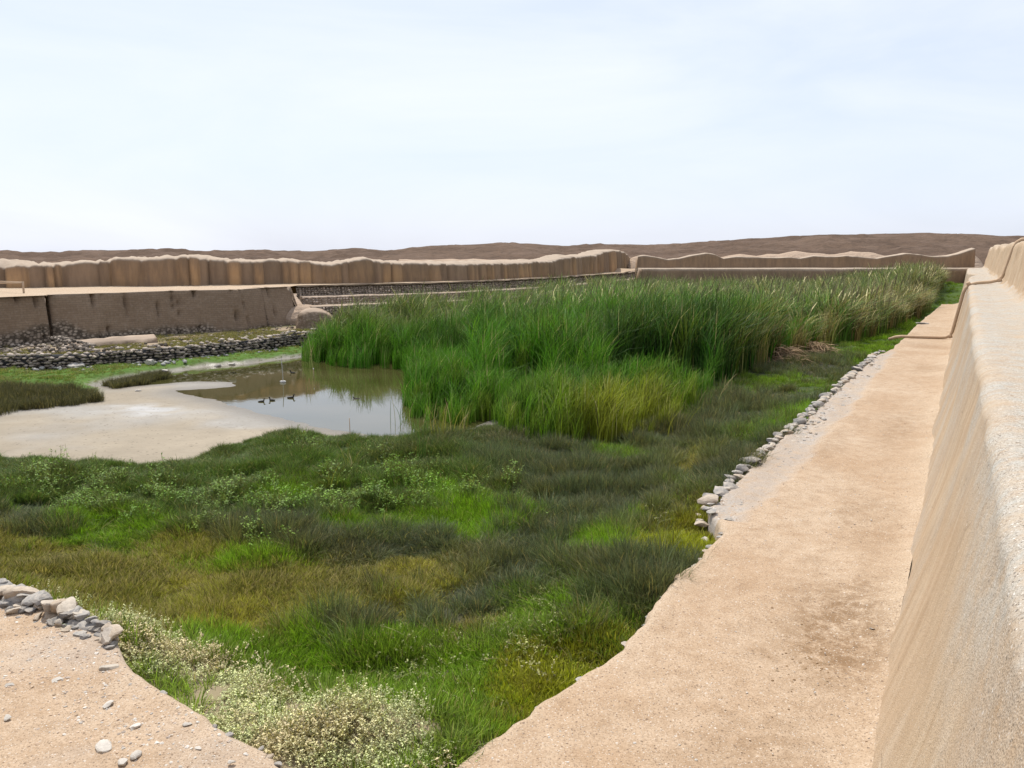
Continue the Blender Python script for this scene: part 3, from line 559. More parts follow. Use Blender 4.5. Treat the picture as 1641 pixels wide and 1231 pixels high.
lipz = lipz + .35 * np.clip(crz - lipz, 0, 1) + .09 * fbm(ll * 4, 0 * ll, 0, 3, 162); crz = np.maximum(crz, lipz + .05) + .16 * fbm(ll * 2.6, 0 * ll, 0, 4, 164) + .06 * fbm(ll * .9, 0 * ll, 0, 3, 163)
pr = [(.22, 3.2, 0), (.15, 3.42, 0), (.12, 0, .12), (.1, 0, .3), (.08, 0, .5), (.06, 0, .7), (.03, 0, .86), (-.02, 0, .95), (-.12, 0, 1.0)]
OFF = []; Zp = []; 
for o_, zf, fr in pr: OFF.append(o_ + bulge * (1 if zf == 0 else .8)); Zp.append(zf + 0 * ll if zf else 3.42 + (lipz - 3.42) * fr)
for o_, f_ in ((-.4, .35), (-.75, .7), (-1.1, .95), (-1.4, 1.0), (-1.8, .93), (-2.2, .55)): OFF.append(o_ + bulge * .4 * max(0, 1 + o_)); Zp.append(lipz + (crz - lipz) * f_)
OFF += [-2.5 + 0 * ll, -2.7 + 0 * ll]; Zp += [3.9 + 0 * ll, 2.6 + 0 * ll]
OFF = np.stack(OFF, 1); Zp = np.stack(Zp, 1)
stn = np.clip(rv[ix] * 1.3 - .15 + .2 * fbm(ll * 1.5, 0 * ll, 0, 3, 165), 0, 1)[:, None]; hf = np.clip((Zp - 3.4) / np.maximum(lipz[:, None] - 3.4, .3), 0, 1)
skk = np.clip(groove[:, None] * 1.2 + (rv2[ix][:, None] > .62) * .8 + .5 * sstep(.6, 1, hf) + sstep(.1, .4, fbm(ll * 2.5, 0 * ll, 0, 3, 167))[:, None] * .7, 0, 1)
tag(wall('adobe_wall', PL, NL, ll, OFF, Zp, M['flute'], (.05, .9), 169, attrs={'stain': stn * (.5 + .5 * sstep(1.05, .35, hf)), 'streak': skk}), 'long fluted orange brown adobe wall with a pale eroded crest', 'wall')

# ---- left platform (dusty level above the coursed adobe face)
E0 = [(-420, 492), (-60, 480), (0, 476.5), (74, 473.5), (77, 472.5), (200, 469), (270, 466.5), (380, 464.5), (418, 461.5), (465, 459.5)]      # top edge of the terrace face
E1 = [(476, 458.8), (600, 455.8), (700, 453.5), (800, 449.8), (900, 444.5), (960, 440.5), (1000, 437.5), (1030, 431.5)]
top0 = np.array([G(a, b, 3.45) for a, b in E0]); top1 = np.array([G(a, b, 3.4) for a, b in E1[:-1]] + [G(E1[-1][0], E1[-1][1], 3.9)])
edge = np.vstack([top0, top1]); pe, le = resample(edge, .6)
back = PL[::5] + -NL[::5] * 1.2
bk = np.array([back[np.argmin(np.hypot(*(back - e).T) + 0)] for e in pe]); 
lb = np.linspace(0, 1, len(pe)); bi = (lb * (len(back) - 1)); bk = np.stack([np.interp(bi, np.arange(len(back)), back[:, c]) for c in (0, 1)], 1)
# match each edge station to the back wall by its bearing from the centre of the basin
cen = np.array(WS(50, 60)); ang = lambda P: np.unwrap(np.arctan2(P[:, 1] - cen[1], P[:, 0] - cen[0]))
ab, ae = ang(back), ang(pe); o_ = np.argsort(ab); bk = np.stack([np.interp(ae, ab[o_], back[o_, c]) for c in (0, 1)], 1)
u = np.linspace(0, 1, 22)
XY = pe[:, None, :] + (bk - pe)[:, None, :] * u[None, :, None]
zz = np.full(XY.shape[:2], 3.455) + .07 * fbm(XY[..., 0] * .35, XY[..., 1] * .35, 0, 4, 171) * sstep(0, .15, u)[None] + .04 * u[None]
zz[-6:] += np.linspace(0, .45, 6)[:, None]
me = mk('terrace_ground', np.concatenate([XY, zz[..., None]], 2).reshape(-1, 3), gridf(*XY.shape[:2])); fixn(me)
fattr(me, 'stain', np.zeros(zz.size)); fattr(me, 'pale', np.full(zz.size, .75)); fattr(me, 'gravel', np.zeros(zz.size))
tag(link('terrace_ground', me, M['sand']), 'dusty pale level ground at the foot of the fluted wall', kind='structure')
if me.polygons[0].normal.z < 0: me.flip_normals()

# ---- coursed adobe terrace face, built in sections
terr = empty('terrace_wall', (*top0[4], .85)); tag(terr, 'big brown coursed adobe terrace block above the pond with a cobbled foot', 'wall')
def face(name, i0, i1, batter, zt, zb=.7, cracks=(), rub=None, seed=0, ext=0, endc=True, label=None, push=0.0):
    q = np.array([top0[i] for i in range(i0, i1 + 1)]); P, l = resample(q, .16); N = normals(P, 1)
    if (N[len(N) // 2] @ (-P[len(P) // 2])) < 0: N = -N
    pxs, _ = PIX(P[:, 0], P[:, 1], 3.3)
    zs = [zb] + list(np.linspace(zb + .1, zt - .06, 22)) + [zt, zt + .015, zt + .005]
    OFF = []; Zp = []
    for j, z in enumerate(zs):
        f_ = (zt - z) / (zt - zb)
        off = push + batter * max(f_, 0) + 0 * l
        if j == len(zs) - 3: off = off - .03
        if j == len(zs) - 2: off = off - .15
        if j == len(zs) - 1: off = off * 0 - .9
        if j < len(zs) - 2:
            for cx, cw in cracks: 
                g_ = np.exp(-((pxs - cx - 2.5 * f_ * 2) / cw) ** 2) * (.75 + .6 * vnoise(l * 0 + j * .55, l * 0 + cx, 0, seed))
                off = off - .42 * np.clip(g_, 0, 1)
        OFF.append(off); Zp.append(z + 0 * l)
    OFF.append(-1.0 + 0 * l); Zp.append(.3 + 0 * l)
    OFF = np.stack(OFF, 1); Zp = np.stack(Zp, 1)
    lb_ = rub(pxs)[:, None] if rub else .12 + 0 * l[:, None]
    ru = sstep(.12, -.1, (Zp - .85) / 2.5 - lb_ + .08 * fbm(l[:, None] * .9, Zp * .9, 0, 3, seed + 5))
    OFF = OFF + ru * .05 * vnoise(l[:, None] * 5, Zp * 6, 0, seed + 2) * (np.arange(OFF.shape[1]) < 24)
    Pm = P - terr.location.xy.to_3d().xy if False else P - np.array(terr.location[:2])
    Z_l = Zp - terr.location.z
    o = wall(name, Pm, N, l, OFF, Z_l, M['brick'], (.035, 1.1), seed, terr, {'rubble': ru * (np.arange(OFF.shape[1]) < 24)})
    fixn(o.data)
    if label: o['label'] = label
    return o
face('adobe_section', 0, 3, .30, 3.43, cracks=((60, 1.5), (30, 1.0)), rub=lambda p: np.interp(p, [-400, 0, 30, 55, 76], [.25, .25, .28, .38, .42]), seed=201, push=-.2, label='recessed darker section with rubble stone foot')
face('adobe_section', 4, 8, .55, 3.45, cracks=((147, 1.6), (163, 1.3), (198, 1.2), (248, .9), (274, 1.2), (282, 1.0), (310, .8), (371, 1.0), (384, .8)), rub=lambda p: np.interp(p, [76, 95, 120, 140, 240, 252, 330, 345, 420], [.40, .42, .25, .1, .1, .16, .16, .03, .0]), seed=211, label='main smooth coursed face with vertical cracks')
face('adobe_section', 8, 9, .85, 3.46, cracks=((430, .8),), rub=lambda p: 0 * p, seed=221, push=-.12, label='end section leaning at the corner')
# end return of the terrace
e0 = top0[-1]; e1 = top0[-1] + np.array([DY * -.25 + DX * 1.0, DX * .25 + DY * 1.0]) * 3.2 + np.array([-3.2, 0]) 
P, l = resample([e0, e1], .2); N = normals(P, 1); 
if N[3] @ np.array([1, -.2]) < 0: N = -N
OFF = np.stack([.95 + 0 * l, .75 + 0 * l, .4 + 0 * l, .1 + 0 * l, 0 * l, -.3 + 0 * l], 1); Zp = np.stack([.7 + 0 * l, 1.3 + 0 * l, 2.3 + 0 * l, 3.3 + 0 * l, 3.46 + 0 * l, 3.465 + 0 * l], 1)
wall('adobe_section', P - np.array(terr.location[:2]), N, l, OFF, Zp - terr.location.z, M['brick'], (.02, 1), 231, terr, {'rubble': 0 * Zp}); 

# ---- ground strip between the dark stone wall and the terrace
SWP = [(-420, 600), (-100, 594), (0, 592), (60, 590), (110, 589), (130, 588), (200, 582), (300, 575), (400, 564), (470, 556), (500, 552), (560, 545), (700, 528)]
sw_pts = np.array([G(a, b, .3) for a, b in SWP]); PS, ls = resample(sw_pts, .5); NS = normals(PS, 1)
if (NS[30] @ (-PS[30])) < 0: NS = -NS
u = np.linspace(0, 1, 26); XY = PS[:, None, :] - NS[:, None, :] * (.25 + u[None, :, None] * np.where(ls < 60, 22.0, 24)[:, None, None])
zz = .80 + .10 * fbm(XY[..., 0] * .5, XY[..., 1] * .5, 0, 4, 181) + .12 * sstep(.1, .3, u)[None] * fbm(XY[..., 0] * .25, XY[..., 1] * .25, 0, 3, 183) + .0 * u[None]
me = mk('terrace_strip', np.concatenate([XY, zz[..., None]], 2).reshape(-1, 3), gridf(*XY.shape[:2])); fixn(me)
if me.polygons[0].normal.z < 0: me.flip_normals()
nz = sstep(-.15, .25, fbm(XY[..., 0] * .6, XY[..., 1] * .6, 0, 4, 185)).ravel()[:, None]
cattr(me, 'tint', np.array((.10, .095, .04)) * nz + np.array((.30, .23, .16)) * (1 - nz)); fattr(me, 'wet', 0 * zz.ravel()); fattr(me, 'bare', .7 + 0 * zz.ravel())
tag(link('bank_ground', me, M['ground']), 'weedy soil bank between the dark stone wall and the adobe terrace', kind='structure')

# ---- low dark dry stone wall along the far bank (stones too small to pick apart: joined)
n = 0; pts = []; siz = []; tin = []; r = np.random.default_rng(12)
pxs_, _ = PIX(PS[:, 0], PS[:, 1], .3); L_end = ls[-1]
for l in np.arange(0, L_end, .21):
    x0, y0 = np.interp(l, ls, PS[:, 0]), np.interp(l, ls, PS[:, 1]); nx, ny = np.interp(l, ls, NS[:, 0]), np.interp(l, ls, NS[:, 1]); pxx = float(PIX(x0, y0, .3)[0])
    hgt = float(np.interp(pxx, [-400, 60, 90, 130, 300, 480, 600], [.75, .75, .62, .62, .75, .85, .8])) + .08 * r.normal()
    for k, z in enumerate(np.arange(.28, .28 + hgt, .13)):
        topr = z + .13 >= .28 + hgt
        for q in range(2 if topr else 1):
            j = r.normal(0, .05); o2 = .05 - (z - .28) * .12 + j - q * .25
            jl = r.uniform(-.1, .1); pts.append((x0 + nx * o2 - ny * jl, y0 + ny * o2 + nx * jl, z + r.normal(0, .02))); sz = r.uniform(.16, .32); siz.append((sz * 1.25, sz * .8, sz * .5))
            b = r.uniform(.09, .36) if not topr else r.uniform(.24, .5); tin.append((b * 1.18, b, b * .82))
    if r.random() < .5 or 120 < pxx < 300:
        for _ in range(2):
            o2 = r.uniform(.2, 1.4) * (1.3 if 120 < pxx < 290 else .6); pts.append((x0 + nx * o2 + r.normal() * .1, y0 + ny * o2, .33 - .02 * o2)); sz = r.uniform(.1, .3); siz.append((sz, sz * .8, sz * .6)); b = r.uniform(.15, .45); tin.append((b * 1.03, b, b * .93))
sw = empty('dry_stone_wall', (*PS[40], .28)); tag(sw, 'low dark dry stone wall along the far bank above the grass', 'wall')
pts = np.array(pts) - np.array(sw.location)
tag(rubble('stone', pts, siz, tin, None, sw, 5), kind='stuff')
OFF = np.stack([-.03 + 0 * ls, -.10 + 0 * ls, -.2 + 0 * ls, -.5 + 0 * ls], 1); Zp = np.stack([.1 + 0 * ls, .8 + 0 * ls, .90 + 0 * ls, .9 + 0 * ls], 1)
o = wall('core', PS - np.array(sw.location[:2]), NS, ls, OFF, Zp - sw.location.z, M['tint'], (.02, 1), 233, sw, cap=False); cattr(o.data, 'tint', np.full((len(o.data.vertices), 3), .05))

# ---- stepped stone tiers to the right of the terrace
TE = [(474, 459), (600, 456), (700, 453.7), (800, 450), (900, 444.7), (1000, 437.7), (1032, 434)]
t0 = np.array([G(a, b, 3.4) for a, b in TE]); PT, lt = resample(t0, .3); NT_ = normals(PT, 1)
if (NT_[30] @ (-PT[30])) < 0: NT_ = -NT_
def tier(label, o0, z0, o1, z1, zb, seed, ru):
    jj = .10 * fbm(lt * .8, 0 * lt, 0, 3, seed)
    pr = [(o1 + .28, zb - .1), (o1 + .22, zb + .1), (o1 + .15, (zb + z1) / 2), (o1 + .04, z1 - .06), (o1 - .05, z1), (o0 + .3, z1 + .015), (o0 - .2, z1 + .02)]
    OFF = np.array([p[0] for p in pr])[None] + jj[:, None]; Zp = np.array([p[1] for p in pr])[None] + .04 * fbm(lt * .9, 0 * lt, 0, 3, seed + 1)[:, None] * (np.arange(7) > 2)
    Zp[:, -2:] = Zp[:, -2:] 
    o = wall('retaining_wall', PT, NT_, lt, OFF, Zp, M['brick'], (.03, 1.5), seed, None, {'rubble': ru * (Zp < z1 - .01)}); fixn(o.data); tag(o, label, 'wall')
    # stones of the face
    pts, siz, tin = [], [], []; r = np.random.default_rng(seed)
    for l in np.arange(0, min(lt[-1], 34), .24):
        x0, y0 = np.interp(l, lt, PT[:, 0]), np.interp(l, lt, PT[:, 1]); nx, ny = np.interp(l, lt, NT_[:, 0]), np.interp(l, lt, NT_[:, 1])
        for z in np.arange(zb + .05, z1 - .08, .15):
            f_ = (z - zb) / (z1 - zb); o2 = o1 + .25 - .2 * f_ + r.normal(0, .03) + float(np.interp(l, lt, jj))
            pts.append((x0 + nx * o2, y0 + ny * o2, z)); sz = r.uniform(.14, .28); siz.append((sz, sz * .6, sz * .6)); b = r.uniform(.18, .46); tin.append((b * 1.15, b * .92, b * .74))
    s_o = rubble('stone', pts, siz, tin, None, o, seed); s_o['kind'] = 'stuff'
tier('uppermost rubble stone tier under the fluted wall', 0, 3.4, .0, 3.385, 2.7, 241, .9)
tier('middle stepped tier of pale earth between two stone tiers', 0.2, 0, 1.3, 2.68, 2.1, 251, .35)
tier('lowest dark stone tier meeting the reeds', 1.5, 0, 2.7, 2.08, .8, 261, .9)

# ---- rounded mud buttress and low bench in front of the terrace
def hump(name, c, L, Wd, H_, rz, mat, seed, shape=2.2, attrs=None):
    nu, nv = 28, 20; V = []
    for i in range(nu):
        a = i / nu * 2 * math.pi
        for j in range(nv):
            e = j / (nv - 1) * math.pi / 2; ca, sa = math.cos(a), math.sin(a); ce, se_ = math.cos(e) ** (2 / shape), math.sin(e) ** (2 / shape)
            x = math.copysign(abs(ca) ** (2 / shape), ca) * ce * L / 2; y = math.copysign(abs(sa) ** (2 / shape), sa) * ce * Wd / 2; V.append((x, y, se_ * H_))
    V = np.array(V); V += .11 * fbm(V[:, 0] * 1.5 + seed, V[:, 1] * 1.5, V[:, 2] * 1.5, 4, seed)[:, None] * np.array([1, 1, .6]) * min(L, H_ * 2)
    Fc = [(i * nv + j, ((i + 1) % nu) * nv + j, ((i + 1) % nu) * nv + j + 1, i * nv + j + 1) for i in range(nu) for j in range(nv - 1)]
    me = mk(name, V, Fc); uvset(me, np.stack([V[:, 0] * math.cos(.3) + V[:, 1] * .5, V[:, 2]], 1))
    for k, v in (attrs or {}).items(): fattr(me, k, np.full(len(V), v))
    bm = bmesh.new(); bm.from_mesh(me); bmesh.ops.remove_doubles(bm, verts=bm.verts, dist=.002); bmesh.ops.recalc_face_normals(bm, faces=bm.faces); bm.to_mesh(me); bm.free()
    return link(name, me, mat, None, c, (0, 0, rz))
def base_at(px, py, z): a = G(px, py, z); return (float(a[0]), float(a[1]), z - .08)
tag(hump('mud_buttress', base_at(503, 524, .9), 2.3, 2.0, 1.35, R(20), M['brick'], 3, 2.6, {'rubble': .35}), 'rounded brown mud stub between the terrace corner and the reeds', 'ruin')
tag(hump('earth_mound', base_at(487, 516, .9), 4.0, 5.0, 1.35, R(60), M['hill'], 9, 2.0, {'hill': .0}), 'sloping heap of fallen pale earth beside the terrace corner', 'mound')
b0 = np.array(base_at(118, 556, .9)); b1 = np.array(base_at(250, 546.5, .9)); bc = (b0 + b1) / 2
P, l = resample([b0[:2], b1[:2]], .25); N = normals(P, 1); N = -N if N[2] @ -P[2] < 0 else N
pr = [(.35, .75), (.2, 1.05), (.05, 1.10), (-.1, 1.20), (-.25, 1.24), (-.6, 1.22), (-1.6, .8)]
OFF = np.array([p[0] for p in pr])[None] + 0 * l[:, None]; Zp = np.array([p[1] for p in pr])[None] + 0 * l[:, None]
o = wall('low_bench', P, N, l, OFF, Zp, M['brick'], (.11, 1.6), 271, None, {'rubble': .75 * sstep(.35, 0, l / l[-1])[:, None] + .25 + 0 * Zp}); fixn(o.data); tag(o, 'low adobe bench with a pale top at the foot of the terrace face', 'ruin')
# tumbled cobbles at the foot of the terrace
pts, siz, tin = [], [], []; r = np.random.default_rng(31)
for k in range(520):
    if r.random() < .45: a, b = r.uniform(82, 150), r.uniform(535, 563); b = max(b, 534 + (a - 82) * .25); hz_ = float(np.interp(b, [533, 562], [1.75, .95]))
    elif r.random() < .5: a = r.uniform(0, 80); b = r.uniform(548, 566); hz_ = .95
    else: a = r.uniform(150, 470); b = np.interp(a, [150, 250, 415, 470], [562, 548, 530, 522]) + r.uniform(-4, 8); hz_ = .95
    x, y = G(a, b, hz_); b_ = r.uniform(.05, .24) if r.random() < .85 else .4; pts.append((float(x), float(y), hz_ - .08)); q = r.uniform(.1, .3); siz.append((q, q * .8, q * .6)); tin.append((b_ * 1.2, b_, b_ * .8))
tag(rubble('cobble_rubble', pts, siz, tin, seed=33), 'tumbled grey cobbles spilling at the foot of the adobe terrace', 'rubble', kind='stuff')
# ---- mounds and ruined walls beyond
def ridge(name, P_, zs, wid, label, cat, seed, z0=3.0):
    P, l, (zt,) = resample(P_, .8, (zs,)); N = normals(P, 1); N = -N if N[len(N) // 2] @ -P[len(P) // 2] < 0 else N
    fr = [(1, 0), (.75, .35), (.5, .7), (.25, .92), (0, 1), (-.3, .9), (-.7, .5), (-1, 0)]
    zt = zt + .25 * fbm(l * .35, 0 * l, 0, 4, seed)
    OFF = np.array([f_[0] * wid for f_ in fr])[None] + 0 * l[:, None]; Zp = np.stack([z0 + (zt - z0) * f_[1] for f_ in fr], 1)
    o = wall(name, P, N, l, OFF, Zp, M['hill'], (.25, .5), seed, None, {'hill': 0 * Zp}); fixn(o.data); return tag(o, label, cat)
def ridge_px(name, pts, D, *a, **k):
    P = []; Z = []
    for px, py in pts:
        x, y, w = ray(px, py); kk = D / y; P.append((float(x * kk), D)); Z.append(float(EYE + w * kk))
    return ridge(name, P, Z, *a, **k)
ridge_px('earth_mound', [(1003, 420), (1010, 415), (1022, 410), (1033, 414), (1040, 420)], 112, 3.5, 'small pale earth mound in the gap between the fluted wall and far wall', 'mound', 301)
ridge_px('earth_mound', [(1150, 411), (1190, 409.5), (1240, 408), (1275, 403.5), (1295, 405), (1330, 409), (1362, 403.5), (1385, 405.5), (1420, 409), (1470, 408)], 118, 5, 'pale broken ridge of earth just behind the far wall crest', 'mound', 303)
ridge_px('earth_mound', [(1480, 411), (1520, 406), (1540, 402), (1552, 403), (1560, 409)], 117, 4, 'pointed pale earth mound behind the right end of the far wall', 'mound', 305)
ridge_px('earth_mound', [(640, 418), (680, 416), (720, 415), (760, 414), (800, 414.5), (860, 417), (930, 418)], 99, 4, 'flat topped pale earth bank behind the middle of the fluted wall', 'mound', 307)

# ================================================================== PIPE
def tube(name, pts, r, mat, sides=10, parent=None, step=.25):
    P = [np.array(pts[0], float)]
    for a, b in zip(pts[:-1], pts[1:]):
        a, b = np.array(a, float), np.array(b, float); n_ = max(1, int(np.linalg.norm(b - a) / step))
        for k in range(1, n_ + 1): P.append(a + (b - a) * k / n_)
    P = np.array(P); Pq = np.pad(P, ((1, 1), (0, 0)), mode='edge'); P[1:-1] = (Pq[:-2] + Pq[1:-1] * 2 + Pq[2:])[1:-1] / 4
    T_ = np.gradient(P, axis=0); T_ /= np.linalg.norm(T_, axis=1)[:, None]; V = []; ref = np.array([.3, .2, .93])
    for p, t in zip(P, T_):
        a = np.cross(t, ref); 
        if np.linalg.norm(a) < .1: a = np.cross(t, [1, 0, 0])
        a /= np.linalg.norm(a); b = np.cross(t, a)
        for k in range(sides): q = 2 * math.pi * k / sides; V.append(p + r * (a * math.cos(q) + b * math.sin(q)))
    n_ = len(P); Fc = [(i * sides + j, i * sides + (j + 1) % sides, (i + 1) * sides + (j + 1) % sides, (i + 1) * sides + j) for i in range(n_ - 1) for j in range(sides)]
    Fc += [tuple(range(sides))[::-1], tuple(range((n_ - 1) * sides, n_ * sides))]
    return link(name, mk(name, V, Fc), mat, parent)
sp = 49.6; e_ = float(ledge_t(np.array([sp]))[0]); bt = float(base_t(np.array([sp]))[0])
def wp_(t, z, ds=0): x, y = WS(sp + ds, t); return (float(x), float(y), z)
pp = [wp_(-3.55, .95, .1), wp_(-3.2, 1.15), wp_(bt - .25, 1.2), wp_(bt - .02, 1.3), wp_(e_ - .36, 3.9), wp_(e_ - .14, 4.17), wp_(e_ + .2, 4.2), wp_(1.45, 4.3), wp_(1.66, 4.5), wp_(2.0, 6.0), wp_(2.1, 6.4), wp_(2.3, 6.5), wp_(3.0, 6.5)]
pipe = empty('water_pipe', wp_(-3.2, 1.1)); tag(pipe, 'clay coloured pipe crossing the walkway and climbing over the sloping wall', 'pipe')
tube('pipe_run', np.array(pp) - np.array(pipe.location), .085, M['pipe'], parent=pipe)
for t, z in ((bt - .06, 1.28), (e_ - .2, 4.13), (1.55, 4.36)):
    a = np.array(wp_(t - .09, z)) - np.array(pipe.location); b = np.array(wp_(t + .09, z + .05)) - np.array(pipe.location); tube('pipe_joint', [a, b], .115, M['pipe'], parent=pipe, step=.05)

# ================================================================== STONES
# stone edging of the walkway: each stone a part
edg = empty('stone_edging', (*WS(14, -3.85), 1.0)); tag(edg, 'ragged row of pale cobbles lining the left edge of the walkway', 'stone edging')
def par(o, p): o.parent = p; o.location = Vector(o.location) - Vector(p.location); return o
es, et = [e[0] for e in EDGE], [e[1] for e in EDGE]
s = 13.95
while s < 42.5:
    for lay in range(3):
        t = np.interp(s, es, et) + (-.08 + random.uniform(-.07, .07) if lay == 0 else (.16 + random.uniform(-.1, .2) if lay == 1 else -.22)); 
        if lay == 1 and random.random() < .3: continue
        if lay == 2 and random.random() < .2: continue
        x, y = WS(s + random.uniform(-.1, .1), t); z = (1.04 if lay < 2 else .80) + random.uniform(-.03, .04) - (.10 if lay == 1 else 0); sz = random.uniform(.2, .5) * (1 if lay == 0 else .7)
        par(put_stone('stone', COBBLES, x, y, z, sz, None, .8, tilt=.2), edg)
    for _k in range(2):
        if random.random() < .7:
            t = np.interp(s, es, et) + random.uniform(.15, .7); x, y = WS(s + random.uniform(-.15, .15), t); par(put_stone('stone', COBBLES, x, y, 1.0, random.uniform(.08, .2), None, .7, tilt=.2), edg)
    s += random.uniform(.22, .33)
# low kerb of half buried stones on the clean part of the edge
s = 4.9
while s < 13.7:
    t = float(np.interp(s, sN, tl)); x, y = WS(s, t - .02); sz = random.uniform(.10, .22)
    if random.random() < .75: par(put_stone('stone', COBBLES, x, y, 1.05 + random.uniform(-.05, .02), sz, None, .6, tilt=.1), edg)
    s += random.uniform(.22, .4)
# heap of stones at the near left corner
hp = empty('stone_row', (*WS(5.3, -10), 1.1)); tag(hp, 'loose row of grey and white river stones along the near platform edge', 'stone row')

near = []
for a in np.arange(-90, 186, 9):
    b_ = float(np.interp(a, [-90, 0, 60, 110, 160, 186], [915, 936, 952, 974, 996, 1010]))
    near.append((a + random.uniform(-4, 4), b_ + random.uniform(-5, 3), random.uniform(24, 46) * (1 if a < 130 else .8), 0))
    near.append((a + random.uniform(-6, 6), b_ + random.uniform(8, 16), random.uniform(20, 38), 1))
    if random.random() < .8: near.append((a + random.uniform(-6, 6), b_ + random.uniform(20, 32), random.uniform(14, 30), 1))
    if random.random() < .6: near.append((a + random.uniform(-6, 6), b_ + random.uniform(32, 50), random.uniform(9, 18), 2))
near += [(110, 968, 48, 0), (36, 944, 54, 0), (172, 1012, 32, 0), (140, 1046, 22, 2), (174, 1064, 30, 1), (196, 1076, 22, 2), (138, 1048, 16, 2), (312, 1144, 16, 2), (366, 1174, 17, 2), (418, 1196, 14, 2), (432, 1208, 16, 2), (446, 1220, 18, 2), (262, 1106, 14, 2), (344, 1160, 14, 2)]
for a, b, w, lev in near:
    z = 1.22 if lev == 0 else 1.13 if lev == 1 else 1.09
    x, y = G(a, b + w * .12, z); D = math.hypot(x, y) / .93; sz = w * D / 1276 * .9
    o = put_stone('stone', STONES, float(x), float(y), z - .02, sz, None, .78, tilt=.35); par(o, hp)
# separate boulders and stones out on the grass
BL = [((122, 589), 20, 'largest rounded white boulder on the grass below the stone wall'), ((113, 580.5), 16, 'white boulder tucked behind the largest rounded one'), ((131, 580), 8, 'narrow upright pale stone beside the two big boulders'),
      ((193, 580), 14, 'flattish pale boulder among rubble under the stone wall'), ((241, 584), 19, 'long flat white boulder on the turf halfway along the bank'), ((246, 569), 12, 'round pale stone lodged low in the dark stone wall'),
      ((350, 588), 11, 'small pale stone at the water edge left of the bigger one'), ((373, 587), 17, 'pale boulder standing at the edge of the pond water'), ((265, 595), 9, 'pale stone at the tip of the dark rush clump'), ((310, 569), 9, 'small pale stone at the right end of the stone wall rubble'),
      ((222, 627), 8, 'lone pale pebble on the mud flat by the tongue of water'), ((225, 557), 12, 'pale stone on top of the wall bend'), ((1090, 872), 20, 'flat pale stone in the weeds beside the walkway edge'), ((1128, 868), 18, 'cream stone half sunk in green plants close to the walkway'), ((1146, 824), 17, 'orange tinted slab at the near end of the stone edging')]
for (a, b), w, lab in BL:
    zb = .3 if b < 600 else (.05 if b < 700 else .75); x, y = G(a, b, zb); D = math.hypot(x, y); sz = w * D / 1276 * 1.15
    tag(put_stone('boulder', PALES, float(x), float(y), zb + sz * .12, sz, None, .8, tilt=.15), lab, 'boulder' if w > 11 else 'stone')
tag(put_stone('clod', STONES, *[float(q) for q in G(1452, 798, 1.13)], 1.14, .10, None, .6), 'small dark clod lying alone on the walkway near the wall', 'stone')
x, y = G(1397, 1010, 1.13); tag(put_stone('clod', STONES, float(x), float(y), 1.15, .07, None, .7), 'small brown clod on the stained patch of the walkway', 'stone')
x, y = G(1478, 519, 1.1); tag(put_stone('stone', STONES, float(x), float(y), 1.15, .9, None, .28, rz=.6, tilt=.05), 'flat dark slab on the walkway edge beyond the pipe', 'stone')
# pebbles named and placed on the near platform
pb = [((165, 1192), 30, 'long pale grey stone lying on the platform dirt'), ((218, 1207), 20, 'angular pale stone right of the long grey one'), ((196, 1218), 17, 'pale brown flat stone at the bottom of the platform'), ((175, 1125), 17, 'white flat stone in the middle of the platform'), ((11, 1147), 12, 'dark brown pebble at the left edge of the platform'), ((90, 1087), 16, 'pale grey stone flush in the dirt left of centre'), ((217, 1160), 16, 'rough pale clod on the platform near the edge'), ((14, 1095), 14, 'whitish stone near the left margin of the platform'), ((300, 1158), 15, 'grey flush stone close to the platform edge'), ((372, 1218), 12, 'small white stone near the platform tip'), ((318, 1196), 12, 'small pale triangular stone near the platform tip')]
for (a, b), w, lab in pb:
    x, y = G(a, b, 1.12); D = math.hypot(x, y); tag(put_stone('stone', PALES, float(x), float(y), 1.10, w * D / 1276 * 1.15, None, .6, tilt=.15), lab, 'stone')

# ================================================================== DUCKS, POSTS, FENCE
def duck_mesh():
    sp_ = [(-.20, .06, .012, .008), (-.17, .055, .04, .02), (-.12, .045, .07, .045), (-.04, .04, .088, .062), (.05, .04, .085, .065), (.11, .06, .062, .055), (.135, .10, .036, .036), (.14, .145, .027, .027), (.15, .175, .033, .035), (.17, .185, .034, .036), (.20, .18, .022, .022), (.215, .174, .012, .010)]
    V, n_ = [], 10
    for i, (x, z, w, h) in enumerate(sp_):
        a = sp_[max(0, i - 1)]; b = sp_[min(len(sp_) - 1, i + 1)]; tx, tz = b[0] - a[0], b[1] - a[1]; q = math.hypot(tx, tz); ux, uz = -tz / q, tx / q
        for k in range(n_): an = 2 * math.pi * k / n_; V.append((x + ux * h * math.sin(an), w * math.cos(an), z + uz * h * math.sin(an)))
    Fc = [(i * n_ + k, i * n_ + (k + 1) % n_, (i + 1) * n_ + (k + 1) % n_, (i + 1) * n_ + k) for i in range(len(sp_) - 1) for k in range(n_)] + [tuple(range(n_))[::-1], tuple(range((len(sp_) - 1) * n_, len(sp_) * n_))]
    me = mk('body', V, Fc); fixn(me); return me
DM = duck_mesh()
BM_ = mk('bill', [(0, -.012, 0), (0, .012, 0), (0, .012, .014), (0, -.012, .014), (.05, -.014, -.004), (.05, .014, -.004), (.05, .012, .003), (.05, -.012, .003)], [(0, 1, 5, 4), (1, 2, 6, 5), (2, 3, 7, 6), (3, 0, 4, 7), (4, 5, 6, 7), (0, 3, 2, 1)])
